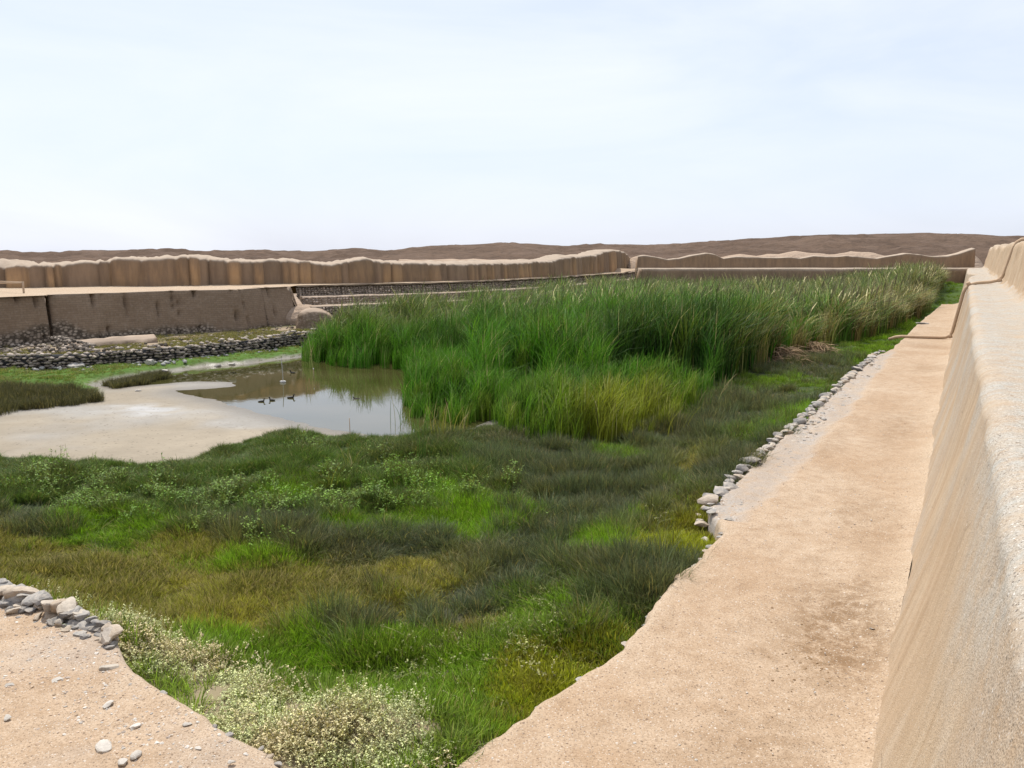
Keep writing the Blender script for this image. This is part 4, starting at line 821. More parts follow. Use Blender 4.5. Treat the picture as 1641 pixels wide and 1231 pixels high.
DK = [((419, 644), 20, 1.1, 'dark duck leftmost of the three swimming in a row'), ((436, 642), 160, 1.2, 'dark duck in the middle of the three in a row'), ((466, 638), 15, 1.25, 'dark duck rightmost of the three in a row with raised head'), ((469, 598), 170, 1.2, 'lone dark duck behind the white float post'), ((571, 639), 180, 1.15, 'low dark duck on the bright sky reflection near the reeds')]
for (a, b), rz, sc, lab in DK:
    x, y = G(a, b, 0); D = empty('duck', (float(x), float(y), -.015), R(rz)); sc *= .62; D.scale = (sc, sc, sc * (.6 if 'low' in lab else 1)); tag(D, lab, 'duck', 'ducks on the pond')
    link('body', DM, M['duck'], D); link('bill', BM_, M['bill'], D, (.205, 0, .168))
x, y = G(453.5, 613, 0); po = empty('marker_post', (float(x), float(y), 0)); tag(po, 'thin pale post rising from a white float in the pond', 'post')
tube('pole', [(0, 0, -.2), (.01, 0, .5), (-.04, 0, 1.12)], .017, M['metal'], 8, po)
bm = bmesh.new(); bmesh.ops.create_cube(bm, size=1); bmesh.ops.scale(bm, vec=(.26, .14, .085), verts=bm.verts); bmesh.ops.bevel(bm, geom=bm.edges[:], offset=.025, segments=3, affect='EDGES'); me = bpy.data.meshes.new('float'); bm.to_mesh(me); bm.free(); link('float', me, M['white'], po, (0, 0, .04))
x, y = G(561, 692, .05); po = empty('stake', (float(x), float(y), 0)); tag(po, 'thin dark stake standing on the wet mud beside the water', 'stake'); tube('stake_rod', [(0, 0, -.1), (-.01, 0, .5)], .012, M['wood'], 6, po)
x, y = G(503, 607, 0); po = empty('stake', (float(x), float(y), 0)); tag(po, 'short stake with a pale tip out in the pond behind the ducks', 'stake'); tube('stake_rod', [(0, 0, -.1), (0, 0, .42)], .01, M['wood'], 6, po); tube('stake_tip', [(0, 0, .42), (0, 0, .5)], .022, M['white'], 6, po, .03)
# rope barrier on the terrace
f1 = np.array(G(38.5, 472.5, 3.38)); f2 = np.array(G(-2, 471, 3.38)); f3 = np.array(G(-90, 474, 3.38)); f4 = f1 + np.array([-5.2, 3.2])
fe = empty('rail_fence', (*f1, 3.37)); tag(fe, 'light wooden post and rail barrier at the left end of the terrace', 'fence')
hb = .74
for q in (f1, f2, f3, f4): d_ = q - f1; tube('post', [(d_[0], d_[1], -.1), (d_[0], d_[1], hb + .04)], .055, M['wood'], 8, fe)
for q1, q2, z in ((f1, f3, hb - .05), (f1, f4, hb - .0)): a = q1 - f1; b = q2 - f1; tube('rail', [(a[0], a[1], z), (b[0], b[1], z)], .035, M['wood'], 8, fe)

# ================================================================== VEGETATION
def blades(specs, ex=2.2):
    """specs: list of (x, y, az, h, lean, w, nseg, shade, dry(tip), twist) -> mesh arrays of tapering bent strips"""
    V, Fc, sh, dr = [], [], [], []; o = 0
    for (x, y, az, h, lean, w, ns, shd, dry, tw, headw) in specs:
        ca, sa = math.cos(az), math.sin(az); wa = az + math.pi / 2 + tw; cw, sw_ = math.cos(wa), math.sin(wa)
        for i in range(ns + 1):
            u_ = i / ns; off = lean * h * u_ ** ex; z = h * (u_ - .28 * lean * u_ ** (ex + .4)); ww = w * (1 - .55 * u_ ** 1.5) * .5
            if headw and i >= ns - 1: ww = headw * (.5 if i == ns - 1 else .12)
            if not headw and i == ns: ww = w * .06
            cx, cy = x + ca * off, y + sa * off
            V.append((cx - cw * ww, cy - sw_ * ww, z)); V.append((cx + cw * ww, cy + sw_ * ww, z))
            d = dry[0] + (dry[1] - dry[0]) * u_
            sh += [shd, shd]; dr += [d, d]
            if i: Fc.append((o + 2 * i - 2, o + 2 * i - 1, o + 2 * i + 1, o + 2 * i))
        o += 2 * (ns + 1)
    return V, Fc, sh, dr
def tuft(name, specs, mat, ex=2.2):
    V, Fc, sh, dr = blades(specs, ex); me = mk(name, V, np.array(Fc), True); fattr(me, 'shade', sh); fattr(me, 'dry', dr); me.materials.append(mat); return me
def spec_reed(n, rad, wind, hv=(.7, 1.05), w=.011, dryp=.08, head=0.0):
    L = []
    for _ in range(n):
        a = random.uniform(0, 6.28); q = rad * math.sqrt(random.random()); az = random.gauss(0, 1.1) if random.random() < .75 else random.uniform(0, 6.28)
        hh = random.uniform(*hv) * (1 if random.random() < .8 else .7); hd = random.random() < head
        dry = (0, random.uniform(0, .2)) if random.random() > dryp * .6 else (random.uniform(.3, .7), 1)
        if hd: dry = (.1, 1.0)
        L.append((q * math.cos(a), q * math.sin(a), az, hh * (1.05 if hd else 1), abs(random.gauss(wind * random.choice((.35, 1, 1.3)), .10)) + (.25 if random.random() < .12 else 0), w * random.uniform(.7, 1.3), 5, random.random(), dry, random.uniform(-1.2, 1.2), w * 1.5 if hd else 0))
    return L
def spec_grass(n, rad, hv, w, lean, dryp, ns=3, out=True):
    L = []
    for _ in range(n):
        a = random.uniform(0, 6.28); q = rad * math.sqrt(random.random()); az = a + random.gauss(0, .5) if out else random.uniform(0, 6.28)
        dry = (random.uniform(0, .3), random.uniform(0, .25)) if random.random() > dryp else (.8, 1)
        L.append((q * math.cos(a), q * math.sin(a), az, random.uniform(*hv), abs(random.gauss(lean, .25)), w * random.uniform(.6, 1.3), ns, random.random(), dry, random.uniform(-1.4, 1.4), 0))
    return L
def spec_leafy(n, h, rad, lw, ll_, spread=.5, dry=.0):
    """stems with small oval leaves, each leaf a bent diamond"""
    V, Fc, sh, dr = [], [], [], []
    for s_i in range(n):
        a = random.uniform(0, 6.28); l_ = random.uniform(.1, spread); hh = h * random.uniform(.5, 1.1); x0, y0 = rad * random.gauss(0, .5), rad * random.gauss(0, .5)
        P = [np.array((x0 + math.cos(a) * l_ * hh * q ** 1.3, y0 + math.sin(a) * l_ * hh * q ** 1.3, hh * q)) for q in np.linspace(0, 1, 4)]
        o = len(V); w = .006
        for p in P: V += [p - [w * .5, 0, 0], p + [w * .5, 0, 0]]; sh += [.3, .3]; dr += [.5, .5]
        Fc += [(o + 2 * i, o + 2 * i + 1, o + 2 * i + 3, o + 2 * i + 2) for i in range(3)]
        for k in range(int(9 * random.uniform(.7, 1.3))):
            q = random.uniform(.25, 1.02); p = np.array((x0 + math.cos(a) * l_ * hh * q ** 1.3, y0 + math.sin(a) * l_ * hh * q ** 1.3, hh * q)); b = random.uniform(0, 6.28); up = random.uniform(-.2, .7)
            d = np.array((math.cos(b), math.sin(b), up)); sd = np.array((-math.sin(b), math.cos(b), random.uniform(-.4, .4))) * lw * .5 * random.uniform(.7, 1.3); L_ = ll_ * random.uniform(.6, 1.3)
            o = len(V); V += [p, p + d * L_ * .5 + sd, p + d * L_ + np.array((0, 0, -.2 * L_)), p + d * L_ * .5 - sd]; c = random.random(); sh += [c] * 4; dd = 1.0 if random.random() < dry else random.uniform(0, .3) * (dry > 0); dr += [dd] * 4; Fc.append((o, o + 1, o + 2, o + 3))
    return V, Fc, sh, dr
def leafy(name, mat, *a, **k):
    V, Fc, sh, dr = spec_leafy(*a, **k); me = mk(name, np.array(V), np.array(Fc), False); fattr(me, 'shade', sh); fattr(me, 'dry', dr); me.materials.append(mat); return me
def proto_collection(name, meshes):
    c = bpy.data.collections.new(name)
    for i, me in enumerate(meshes): c.objects.link(bpy.data.objects.new('%s_%02d' % (name, i), me))
    return c
def scatter(name, coll, nvar, P, rot, scl, tint, label, cat=None, kind='stuff'):
    n = len(P); me = bpy.data.meshes.new(name); me.vertices.add(n); me.vertices.foreach_set('co', np.asarray(P, np.float32).ravel()); me.update()
    a = me.attributes.new('rot', 'FLOAT_VECTOR', 'POINT'); a.data.foreach_set('vector', np.asarray(rot, np.float32).ravel())
    a = me.attributes.new('scl', 'FLOAT_VECTOR', 'POINT'); a.data.foreach_set('vector', np.asarray(scl, np.float32).ravel())
    a = me.attributes.new('idx', 'INT', 'POINT'); a.data.foreach_set('value', rng.integers(0, nvar, n).astype(np.int32))
    cattr(me, 'tint', tint)
    o = link(name, me); tag(o, label, cat, None, kind)
    g = bpy.data.node_groups.new(name + '_scatter', 'GeometryNodeTree'); g.interface.new_socket('Geometry', in_out='INPUT', socket_type='NodeSocketGeometry'); g.interface.new_socket('Geometry', in_out='OUTPUT', socket_type='NodeSocketGeometry')
    N = g.nodes.new; gi, go = N('NodeGroupInput'), N('NodeGroupOutput'); ip = N('GeometryNodeInstanceOnPoints'); ci = N('GeometryNodeCollectionInfo'); ci.inputs['Collection'].default_value = coll; ci.inputs['Separate Children'].default_value = True; ci.inputs['Reset Children'].default_value = True
    def na(nm, t): q = N('GeometryNodeInputNamedAttribute'); q.data_type = t; q.inputs['Name'].default_value = nm; return q.outputs['Attribute']
    e2r = N('FunctionNodeEulerToRotation'); g.links.new(na('rot', 'FLOAT_VECTOR'), e2r.inputs[0])
    g.links.new(gi.outputs[0], ip.inputs['Points']); g.links.new(ci.outputs[0], ip.inputs['Instance']); ip.inputs['Pick Instance'].default_value = True
    g.links.new(na('idx', 'INT'), ip.inputs['Instance Index']); g.links.new(e2r.outputs[0], ip.inputs['Rotation']); g.links.new(na('scl', 'FLOAT_VECTOR'), ip.inputs['Scale']); g.links.new(ip.outputs[0], go.inputs[0])
    m = o.modifiers.new('scatter', 'NODES'); m.node_group = g; return o

# ---- reed bed
def tall(x, y):                            # height of the reeds at a spot
    s, t = SW(x, y)
    px, py = PIX(x, y, .3)
    h = np.interp(y, [22, 26, 31, 33.5, 36, 60, 95], [1.6, 1.75, 1.75, 3.0, 3.25, 3.0, 2.95])
    h = np.where(px < 760, np.interp(y, [22, 27, 33, 37, 41, 46, 60], [1.2, 1.6, 1.9, 2.1, 2.4, 2.7, 2.8]), h)
    h = h * (.6 + .4 * sstep(480, 570, px)) if False else h * np.where(y > 38, .55 + .45 * sstep(475, 590, px), 1); h = h + .6 * fbm(x * .22, y * .22, 0, 3, 401) + .7 * fbm(x * .6, y * .6, 0, 3, 403)
    return h
N_ = 70000; bx = rng.uniform(REEDS[:, 0].min(), REEDS[:, 0].max(), N_); by = rng.uniform(REEDS[:, 1].min(), REEDS[:, 1].max(), N_)
dr_ = sdist(bx, by, REEDS) + .5 * fbm(bx * .8, by * .8, 0, 3, 405)
dens = np.interp(by, [20, 30, 45, 70, 95], [1, .95, .7, .42, .30]) * (1.0 - .55 * sstep(.05, .4, fbm(bx * .5, by * .5, 0, 3, 407)) * sstep(0, -3, dr_) * .5)
gap = fbm(bx * .42 + 3, by * .42, 0, 3, 421); _px = PIX(bx, by, .3)[0]; gap = np.where((_px > 960) & (_px < 1230) & (by > 30.6) & (by < 32.8), -1.0, gap); kp = (dr_ < 0) & ((gap > -.14) | (dr_ > -.4)) & (rng.random(N_) < dens * 1.25) & (bed_h(bx, by)[0] > -1); bx, by, dr_ = bx[kp], by[kp], dr_[kp]
gz = np.maximum(bed_h(bx, by)[0], -.2); ht = tall(bx, by) * (.72 + .28 * sstep(0, -.9, dr_)) * (.8 + .2 * sstep(-.2, .0, gap[kp])) * rng.uniform(.82, 1.12, len(bx))
px, py = PIX(bx, by, .3); n1 = fbm(bx * .35, by * .35, 0, 4, 409); n2 = fbm(bx * 1.1, by * 1.1, 0, 3, 411); far = sstep(38, 68, by)
C = lambda *a: np.array(a)
col = C(.055, .180, .005)[None] * (1 + .35 * n1)[:, None]
def blend(col, m, c): m = np.clip(m, 0, 1)[:, None]; return col * (1 - m) + np.array(c)[None] * m
col = blend(col, sstep(.05, .4, n1) * .5, C(.040, .12, .022))
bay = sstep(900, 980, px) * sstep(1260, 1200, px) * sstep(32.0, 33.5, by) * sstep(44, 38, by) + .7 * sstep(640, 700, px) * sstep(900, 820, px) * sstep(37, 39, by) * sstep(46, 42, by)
col = blend(col, bay * .85, C(.020, .075, .008))  # deeper green paints the shade of the reed bay into the leaf tint
yel = sstep(29.5, 24, by) * sstep(860, 1000, px) + .35 * sstep(30, 24, by) + .35 * sstep(.1, .4, n2) * (by < 40)
col = blend(col, yel * (.45 + .5 * rng.random(len(bx))), C(.22, .24, .02)); col = blend(col, sstep(.1, .4, n2 + .25 * n1) * .35 * (1 - far), C(.13, .17, .02))
col = blend(col, far * .5, C(.12, .17, .04)); col = blend(col, far * sstep(0, .35, n2) * .4, C(.22, .20, .11))
col = blend(col, sstep(470, 560, px) * sstep(800, 640, px) * (by > 44) * .4, C(.13, .12, .05))
rightedge = sstep(1100, 1350, px) * sstep(45, 60, by); col = blend(col, rightedge * .3, C(.15, .14, .06)); col = blend(col, sstep(1150, 1250, px) * sstep(-4, -.3, dr_) * (rng.random(len(bx)) < .5) * .8, C(.22, .15, .07))
col = np.clip(col * rng.uniform(.75, 1.3, len(bx))[:, None], .004, 1)
near_r = proto_collection('reed_tuft', [tuft('reed_tuft', spec_reed(26, .12, .24, hv=(.6, 1.1), w=.0155, head=.01, dryp=.06), M['reed'], 3.6) for _ in range(8)])
far_r = proto_collection('reed_plume', [tuft('reed_plume', spec_reed(24, .14, .44, hv=(.6, 1.08), w=.016, head=.10, dryp=.04), M['reed'], 3.8) for _ in range(8)])
sel = by < 46 + 6 * n2
def rsc(b, hh, k): return np.stack([hh[b] * .95, hh[b] * .95, hh[b]], 1)
rotz = np.stack([rng.normal(0, .06, len(bx)), .02 + rng.normal(0, .05, len(bx)), rng.normal(0, .45, len(bx))], 1)
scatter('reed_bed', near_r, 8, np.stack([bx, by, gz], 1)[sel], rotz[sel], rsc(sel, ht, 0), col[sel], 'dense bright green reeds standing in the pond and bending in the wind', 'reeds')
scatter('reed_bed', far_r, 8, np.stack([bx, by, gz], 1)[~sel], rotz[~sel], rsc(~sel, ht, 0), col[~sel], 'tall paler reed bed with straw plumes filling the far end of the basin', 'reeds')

# ---- single reed clumps standing apart
def clump(px_, py_, h, n, tintc, label, rad=.13, dryp=.3, wind=.25):
    x, y = G(px_, py_, .3); me = tuft('reed_clump', spec_reed(n, rad, wind, w=.016 if h < 1.3 else .012, dryp=dryp), MCL(tintc))
    o = link('reed_clump', me, None, None, (float(x), float(y), max(.0, float(bed_h(np.array([x]), np.array([y]))[0][0]))), (0, 0, 0), h); return tag(o, label, 'reeds')
_mc = {}
def MCL(c):
    if c not in _mc:
        T = NT('reed_clump_leaf'); v = T.attr('shade').outputs['Fac']; k = T.attr('dry').outputs['Fac']; col_ = T.mix(k, c, (.45, .36, .17)); col_ = T.mix(1.0, col_, T.mix(v, (.6, .6, .6), (1.5, 1.5, 1.5)), 'MULTIPLY')
        d = T.n('ShaderNodeBsdfPrincipled'); T.l(col_, d.inputs['Base Color']); d.inputs['Roughness'].default_value = .55; d.inputs['Specular IOR Level'].default_value = .2; tr_ = T.n('ShaderNodeBsdfTranslucent'); T.l(col_, tr_.inputs[0])
        mx = T.n('ShaderNodeMixShader'); mx.inputs[0].default_value = .3; T.l(d.outputs[0], mx.inputs[1]); T.l(tr_.outputs[0], mx.inputs[2]); T.l(mx.outputs[0], T.out.inputs[0]); _mc[c] = T.m
    return _mc[c]
YG, GG = (.22, .23, .03), (.06, .15, .02)
clump(562, 758, 1.05, 12, YG, 'yellow green reed clump with drooping dry leaves in the meadow', wind=.4)
clump(532, 790, .85, 7, YG, 'thin low reed clump left of the drooping yellow one')
clump(680, 745, 1.5, 14, GG, 'green reed clump at the front corner of the pond')
clump(706, 712, 1.25, 26, YG, 'short yellowing reed clump at the water corner', .3)
clump(672, 700, 1.15, 24, GG, 'low green reed clump leftmost at the water corner', .25)
clump(738, 706, 1.1, 22, YG, 'short yellowing reed clump beside the small muddy gap', .3)
clump(1130, 662, 1.4, 18, GG, 'green reed clump apart at the right side of the yellow reeds', .3)
clump(1160, 640, 1.2, 12, (.10, .15, .04), 'thin grey green reed clump before the dark reed bay', .25)
clump(1080, 700, 1.5, 22, YG, 'yellow reed clump at the right front corner of the reeds', .25)
clump(640, 664, 1.3, 10, GG, 'sparse green reeds standing in the open water', .35)
clump(832, 760, .8, 7, (.12, .16, .05), 'small pale reed clump in the grey rushes')
clump(500, 580, 2.0, 26, (.10, .17, .03), 'light green reed clump at the left tip of the reed bed', .2)
clump(1322, 556, 2.0, 34, (.16, .21, .03), 'yellow green reed clump bulging from the right side of the bed', .3)
clump(1408, 520, 2.6, 24, (.10, .13, .05), 'grey green feathery clump at the right margin of the bed', .25)

# ---- heap of dead reeds
def dead_heap(a, b, w, label, n=380):
    x, y = G(a, b, .3); V, Fc = [], []; r = np.random.default_rng(int(a)); R_ = w
    for k in range(n):
        q = r.normal(0, .45, 2) * R_; z = .55 * R_ * math.exp(-(q @ q) / R_ ** 2) * r.uniform(.3, 1); an = r.normal(-.4, .8); L_ = r.uniform(.5, 1.1); d = np.array((math.cos(an), math.sin(an), r.normal(-.15, .25))); sd = np.array((-math.sin(an), math.cos(an), r.normal(0, .5))) * .014
        p = np.array((q[0], q[1], z)); o = len(V); m_ = p + d * L_ * .5 + np.array((0, 0, r.uniform(0, .12))); e = p + d * L_; e[2] = max(e[2] - .1, .0); V += [p - sd, p + sd, m_ + sd, m_ - sd, e + sd * .3, e - sd * .3]; Fc += [(o, o + 1, o + 2, o + 3), (o + 3, o + 2, o + 4, o + 5)]
    me = mk('dead_reeds', np.array(V), np.array(Fc), False); cattr(me, 'tint', np.repeat(r.uniform(.5, 1.2, (n, 1)) * np.array([[.36, .25, .15]]), 6, axis=0))
    return tag(link('dead_reeds', me, M['tint'], None, (float(x), float(y), .3)), label, 'dead reeds', kind='stuff')
dead_heap(1246, 580, 1.5, 'tangled brown heap of fallen dead reeds at the edge of the dark bay', 600)
dead_heap(1300, 566, 1.3, 'flattened dead reed stalks right of the brown heap', 260)

# ---- meadow
g_rush = proto_collection('rush_tuft', [tuft('rush_tuft', spec_grass(74, .17, (.10, .33), .0085, .45, .08, 3), M['grass']) for _ in range(6)])
g_green = proto_collection('sedge_tuft', [tuft('sedge_tuft', spec_grass(70, .17, (.10, .29), .010, .6, .05, 3), M['grass']) for _ in range(6)])
g_grass = proto_collection('grass_tuft', [tuft('grass_tuft', spec_grass(66, .15, (.06, .21), .0115, .5, .05, 2), M['grass']) for _ in range(6)])
g_short = proto_collection('short_tuft', [tuft('short_tuft', spec_grass(66, .16, (.04, .14), .011, .6, .3, 2), M['grass']) for _ in range(6)])
g_succ = proto_collection('samphire_tuft', [tuft('samphire_tuft', spec_grass(90, .16, (.07, .17), .016, .3, .04, 2), M['grass']) for _ in range(6)])
g_leaf = proto_collection('weed', [leafy('weed', M['grass'], 12, .34, .16, .022, .042) for _ in range(5)])
g_pale = proto_collection('pale_weed', [leafy('pale_weed', M['grass'], 11, .15, .17, .014, .022, 1.2, .0) for _ in range(6)])
N_ = 120000; ss = 5.0 + (rng.random(N_) ** 1.5) * 82; tt = -3.2 - rng.random(N_) * 40; tt[:9000] = rng.uniform(-14, -.3, 9000); ss[:9000] = rng.uniform(60, 106, 9000)
N2 = 60000; ss = np.concatenate([ss, rng.uniform(5, 24, N2)]); tt = np.concatenate([tt, -3.1 - rng.random(N2) * 22])
mx_, my_ = WS(ss, tt); px, py = PIX(mx_, my_, .3); kp = (px > -260) & (px < 1800) & (py > 400) & (my_ > 3)
swd = sdist(mx_, my_, np.vstack([sw_pts, [WS(120, -30), WS(120, 20), WS(0, 20), WS(0, -60)]])); kp &= (swd < -.3)
tle = np.interp(ss, es, et); pse = np.interp(tt, [e[0] for e in PE], [e[1] for e in PE]); kp &= (((tt < tle - .05) | (ss > 85.5)) & ((ss > pse + .05)))
ss, tt, mx_, my_, px, py = [a[kp] for a in (ss, tt, mx_, my_, px, py)]
hh, dpn, dfn = bed_h(mx_, my_); inreed = sdist(mx_, my_, REEDS) < -.6
kp = (dfn > .12) & ~(inreed); ss, tt, mx_, my_, px, py, hh, dfn = [a[kp] for a in (ss, tt, mx_, my_, px, py, hh, dfn)]
WV = soft(mx_, my_, 1.15, 50); cl = pick(WV, rng.random(len(mx_))); rv = rng.random(len(cl)); D = np.hypot(mx_, my_)
m1 = fbm(mx_ * .45, my_ * .45, 0, 4, 501); m2 = fbm(mx_ * 1.4, my_ * 1.4, 0, 3, 503); m3 = fbm(mx_ * .16, my_ * .16, 0, 3, 505)
dthin = np.interp(D, [8, 16, 25, 40, 80], [1, .8, .62, .45, .2])
TNT = {0: (.064, .092, .058), 1: (.050, .105, .018), 2: (.125, .240, .008), 3: (.175, .178, .026), 4: (.34, .32, .05), 6: (.23, .25, .012), 8: (.24, .18, .08), 9: (.075, .16, .022), 7: (.2, .15, .08)}
TN = np.array([TNT.get(k, (.2, .18, .1)) for k in range(11)]); TN[5] = (.30, .30, .15); AVG = (WV[:, :, None] * TN[:, None, :]).sum(0)
def emit(name, coll, nv, mask, tintc, label, cat, smin, smax, hscale=1.0, var=.3, alt=None, rotj=.12, edgefade=True):
    x, y, z = mx_[mask], my_[mask], hh[mask]; n = len(x)
    if n == 0: return
    c = (np.array(tintc)[None] * .68 + AVG[mask] * .32) * 1.22 * (1 + var * (m1[mask] * 1.4 + rng.normal(0, .5, n)))[:, None]
    if alt is not None: c = blend(c, sstep(0, .3, m2[mask]) * alt[1], alt[0])
    sc = rng.uniform(smin, smax, n) * (1 + .35 * m2[mask]); 
    if edgefade: sc = sc * (.45 + .55 * sstep(.1, 1.8, dfn[mask]))
    sc = sc[:, None] * np.array([[1, 1, hscale]]); sc[:, 2] *= np.clip(.95 + .6 * m1[mask] + .5 * vnoise(x * 1.1, y * 1.5, 0, 6), .35, 2)
    scatter(name, coll, nv, np.stack([x, y, z - .01], 1), np.stack([rng.normal(0, rotj, n), rng.normal(.05, rotj, n), rng.uniform(0, 6.28, n)], 1), sc, np.clip(c, .004, 1), label, cat)
emit('rushes', g_rush, 6, (cl == 0) & (rv < dthin * .85) & (m2 > -.22), TNT[0], 'dark grey green wiry rushes in tussocks across the meadow', 'rushes', .85, 1.35, 1.15, .3, (np.array((.095, .075, .035)), .35))
emit('sedge', g_green, 6, (cl == 1) & (rv < dthin * .85) & (m2 > -.25), TNT[1], 'dark green sedge along the near side of the mud flat', 'sedge', .85, 1.25, 1.0, .3, (np.array((.06, .065, .03)), .45))
emit('grass', g_grass, 6, (cl == 2) & (rv < dthin), TNT[2], 'vivid green grass patches between the rushes', 'grass', .8, 1.35, 1.1, .35, (np.array((.09, .14, .02)), .5))
emit('grass', g_short, 6, (cl == 3) & (rv < dthin), TNT[3], 'short olive brown grass in the middle of the meadow', 'grass', .8, 1.4, 1.1, .3, (np.array((.10, .10, .03)), .5))
emit('grass', g_short, 6, ((cl == 4)) & (rv < dthin), TNT[4], 'yellow dry grass patches in the near meadow', 'grass', .8, 1.2, 1.0, .25, (np.array((.10, .115, .03)), .6))
emit('dry_grass', g_short, 6, ((cl == 8) | (cl == 7) & (rv < .12)) & (rv < dthin), TNT[8], 'straw brown withered patches around bare soil', 'grass', .7, 1.1, .9, .2)
emit('grass', g_short, 6, ((cl == 9)) & (rv < dthin * 1.2), TNT[9], 'short bright turf on the far bank of the pond', 'grass', .8, 1.3, .8, .3, (np.array((.13, .13, .04)), .6))
emit('succulent_ground_cover', g_succ, 6, ((cl == 6)) & (rv < dthin), TNT[6], 'low yellow green fleshy ground cover beside the walkway', 'ground cover', .8, 1.3, 1.0, .3, (np.array((.16, .12, .02)), .5))
# pale flecked shrubs
pm = (cl == 5) & (rv < .55) & (m2 > -.12); emit('pale_shrubs', g_pale, 6, pm, (.46, .49, .29), 'pale silvery shrubs with tiny leaves below the near platform', 'shrubs', .8, 1.3, 1.0, .2, (np.array((.60, .50, .34)), .9), .3)
dec = (np.exp(-((px - 700) / 130) ** 2 - ((py - 1090) / 60) ** 2) + np.exp(-((px - 850) / 60) ** 2 - ((py - 1040) / 50) ** 2) + .8 * np.exp(-((px - 620) / 120) ** 2 - ((py - 1150) / 40) ** 2) + .5 * np.exp(-((px - 1080) / 30) ** 2 - ((py - 850) / 20) ** 2))
pm = (rng.random(len(cl)) < .10 * dec * (m2 > -.05)); emit('pale_shrubs', g_pale, 6, pm, (.30, .28, .17), 'sparse straggly stems with pale leaf tips over the green grass', 'shrubs', 1.0, 1.6, 1.2, .2, None, .5)
lm = (np.exp(-((px - 170) / 110) ** 2 - ((py - 800) / 30) ** 2) + np.exp(-((px - 400) / 180) ** 2 - ((py - 820) / 26) ** 2) * .8 + .7 * np.exp(-((px - 640) / 120) ** 2 - ((py - 800) / 30) ** 2) + .8 * np.exp(-((px - 500) / 40) ** 2 - ((py - 712) / 12) ** 2) + .35 * np.exp(-((px - 400) / 60) ** 2 - ((py - 885) / 14) ** 2))
pm = (rng.random(len(cl)) < .17 * lm * sstep(-.2, .35, m2 + .3 * m1)); emit('leafy_weeds', g_leaf, 5, pm, (.12, .22, .025), 'light green leafy weeds poking out of the dark sedge', 'weeds', .9, 1.5, 1.0, .25, (np.array((.14, .2, .04)), .6))
# dark rush clumps on the far shore of the mud flat
def far_clump(poly_px, n, label, hs=1.2, tint_=(.050, .052, .030)):
    P = poly(poly_px, .15); x = rng.uniform(P[:, 0].min(), P[:, 0].max(), n * 5); y = rng.uniform(P[:, 1].min(), P[:, 1].max(), n * 5); d = sdist(x, y, P) + .25 * fbm(x, y, 0, 3, 9); k = np.where(d < 0)[0][:n]; x, y = x[k], y[k]
    z = np.maximum(bed_h(x, y)[0], 0); c = np.array(tint_)[None] * rng.uniform(.6, 1.5, (len(x), 1))
    sc = rng.uniform(.9, 1.3, (len(x), 1)) * np.array([[1, 1, hs]]); scatter('rush_clump', g_rush, 6, np.stack([x, y, z], 1), np.stack([rng.normal(0, .1, len(x)), rng.normal(0, .1, len(x)), rng.uniform(0, 6.28, len(x))], 1), sc, c, label, 'rushes')
far_clump([(-300, 660), (-100, 640), (20, 628), (100, 632), (150, 634), (160, 642), (110, 650), (40, 656), (0, 664), (-100, 676), (-300, 700)], 1300, 'dark rush clump on the left edge of the mud flat', 1.35)
far_clump([(165, 613), (200, 608), (262, 596), (268, 601), (225, 612), (185, 618)], 300, 'low dark rush clump along the narrow tongue of water', 1.0)
# weeds on the bank behind the stone wall
n = 5000; a = rng.uniform(-100, 560, n); b = np.interp(a, [-100, 75, 250, 470, 560], [580, 572, 556, 528, 518]) + rng.normal(0, 7, n); x, y = G(a, b, .95)
dsw = sdist(x, y, np.vstack([sw_pts, [WS(120, -30), WS(120, 20), WS(0, 20), WS(0, -60)]])); nn = fbm(x * .8, y * .8, 0, 3, 71); k = (dsw > .5) & (nn > -.08); x, y = x[k], y[k]; n = len(x)
c = np.array((.10, .105, .035))[None] * rng.uniform(.6, 1.3, (n, 1)); c = blend(c, sstep(0, .3, nn[k]) * .6, (.08, .13, .02)); c = blend(c, rng.random(n) * .5, (.2, .15, .08))
scatter('grass', g_short, 6, np.stack([x, y, 0 * x + .82], 1), np.stack([0 * x, 0 * x, rng.uniform(0, 6.28, n)], 1), rng.uniform(.8, 1.5, (n, 1)) * np.ones((1, 3)), c, 'thin olive weeds on the bank in front of the adobe terrace', 'weeds')

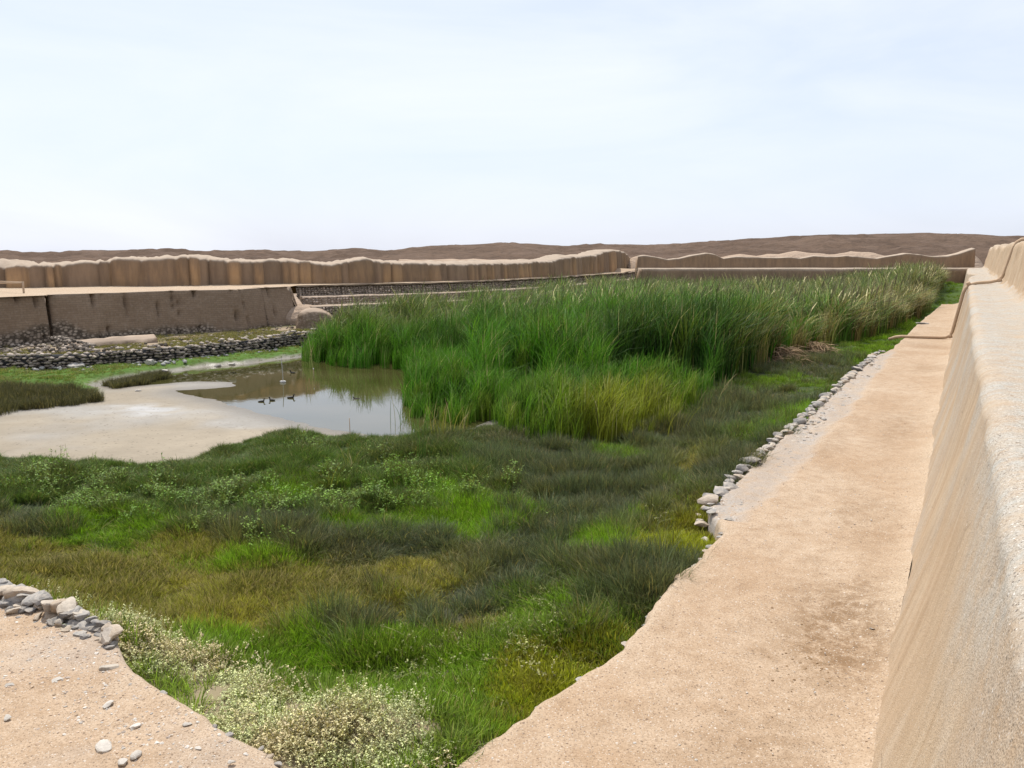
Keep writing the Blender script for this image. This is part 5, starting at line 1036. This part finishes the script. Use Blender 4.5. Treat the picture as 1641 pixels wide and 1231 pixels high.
# ---- gravel (real pebbles, uncountable)
T = NT('pebble'); ti = T.attr('tint', 'INSTANCER').outputs['Color']; T.bsdf(ti, .9, None, .2); PEB = T.m
def pebmesh(s_):
    me = stone_mesh(s_, 1, .5).copy(); me.polygons.foreach_set('use_smooth', np.zeros(len(me.polygons), bool)); me.materials.clear(); me.materials.append(PEB); return me
g_peb = proto_collection('pebble', [pebmesh(60 + i) for i in range(6)])
def pebbles(name, x, y, z, smin, smax, label, pal, p=2.5):
    n = len(x); q = smin + (smax - smin) * rng.random(n) ** p; c = np.array(pal)[rng.integers(0, len(pal), n)] * rng.uniform(.75, 1.2, (n, 1))
    scatter(name, g_peb, 6, np.stack([x, y, z + q * .0], 1), np.stack([rng.normal(0, .2, n), rng.normal(0, .2, n), rng.uniform(0, 6.28, n)], 1), q[:, None] * np.ones((1, 3)), c, label, 'gravel')
PAL = [(.50, .46, .41), (.60, .56, .50), (.56, .52, .46), (.45, .34, .24), (.52, .40, .30), (.36, .30, .25), (.50, .37, .26)]
n = 16000; t = rng.uniform(-14, -4.7, n); s = 1.2 + (np.interp(t, [e[0] for e in PE], [e[1] for e in PE]) - 1.25) * rng.random(n); x, y = WS(s, t); k = fbm(x * 1.2, y * 1.2, 0, 3, 31) + rng.random(n) * .6 > .2; x, y = x[k], y[k]
pebbles('gravel', x, y, top_z(x, y), .010, .065, 'small mixed stones scattered over the near platform', PAL, 3.5)
n = 3600; s = 1.5 + 30 * rng.random(n) ** 1.6; t = rng.uniform(-4.4, -.45, n); k = t > np.interp(s, es, et) + .1; s, t = s[k], t[k]; x, y = WS(s, t); pebbles('gravel', x, y, top_z(x, y) + .12 * np.exp(-(-.4 - t) / .4), .008, .045, 'fine grit scattered over the dirt walkway', PAL, 3)
n = 4200; s = rng.uniform(13.8, 42.5, n); t = np.interp(s, es, et) + rng.uniform(.02, .75, n) ** 1.2; k = t < np.interp(s, [e[0] for e in CLEAN], [e[1] for e in CLEAN]) + .05; s, t = s[k], t[k]; x, y = WS(s, t); pebbles('gravel', x, y, top_z(x, y) - .105, .02, .085, 'grey gravel strip between the edge stones and the smooth walkway', PAL, 1.8)

n = 900; s = np.concatenate([rng.normal(10.2, .75, n // 2), rng.normal(9.2, .6, n - n // 2)]); t = rng.normal(-1.0, .3, n); k = (t < -.6) & (t > -2.6) & (s > 5); s, t = s[k], t[k]; x, y = WS(s, t)
pebbles('crumbled_earth', x, y, top_z(x, y), .01, .06, 'brown crumbs of earth on the stained patch of the walkway', [(.24, .155, .085), (.33, .23, .14), (.42, .31, .20)], 3)
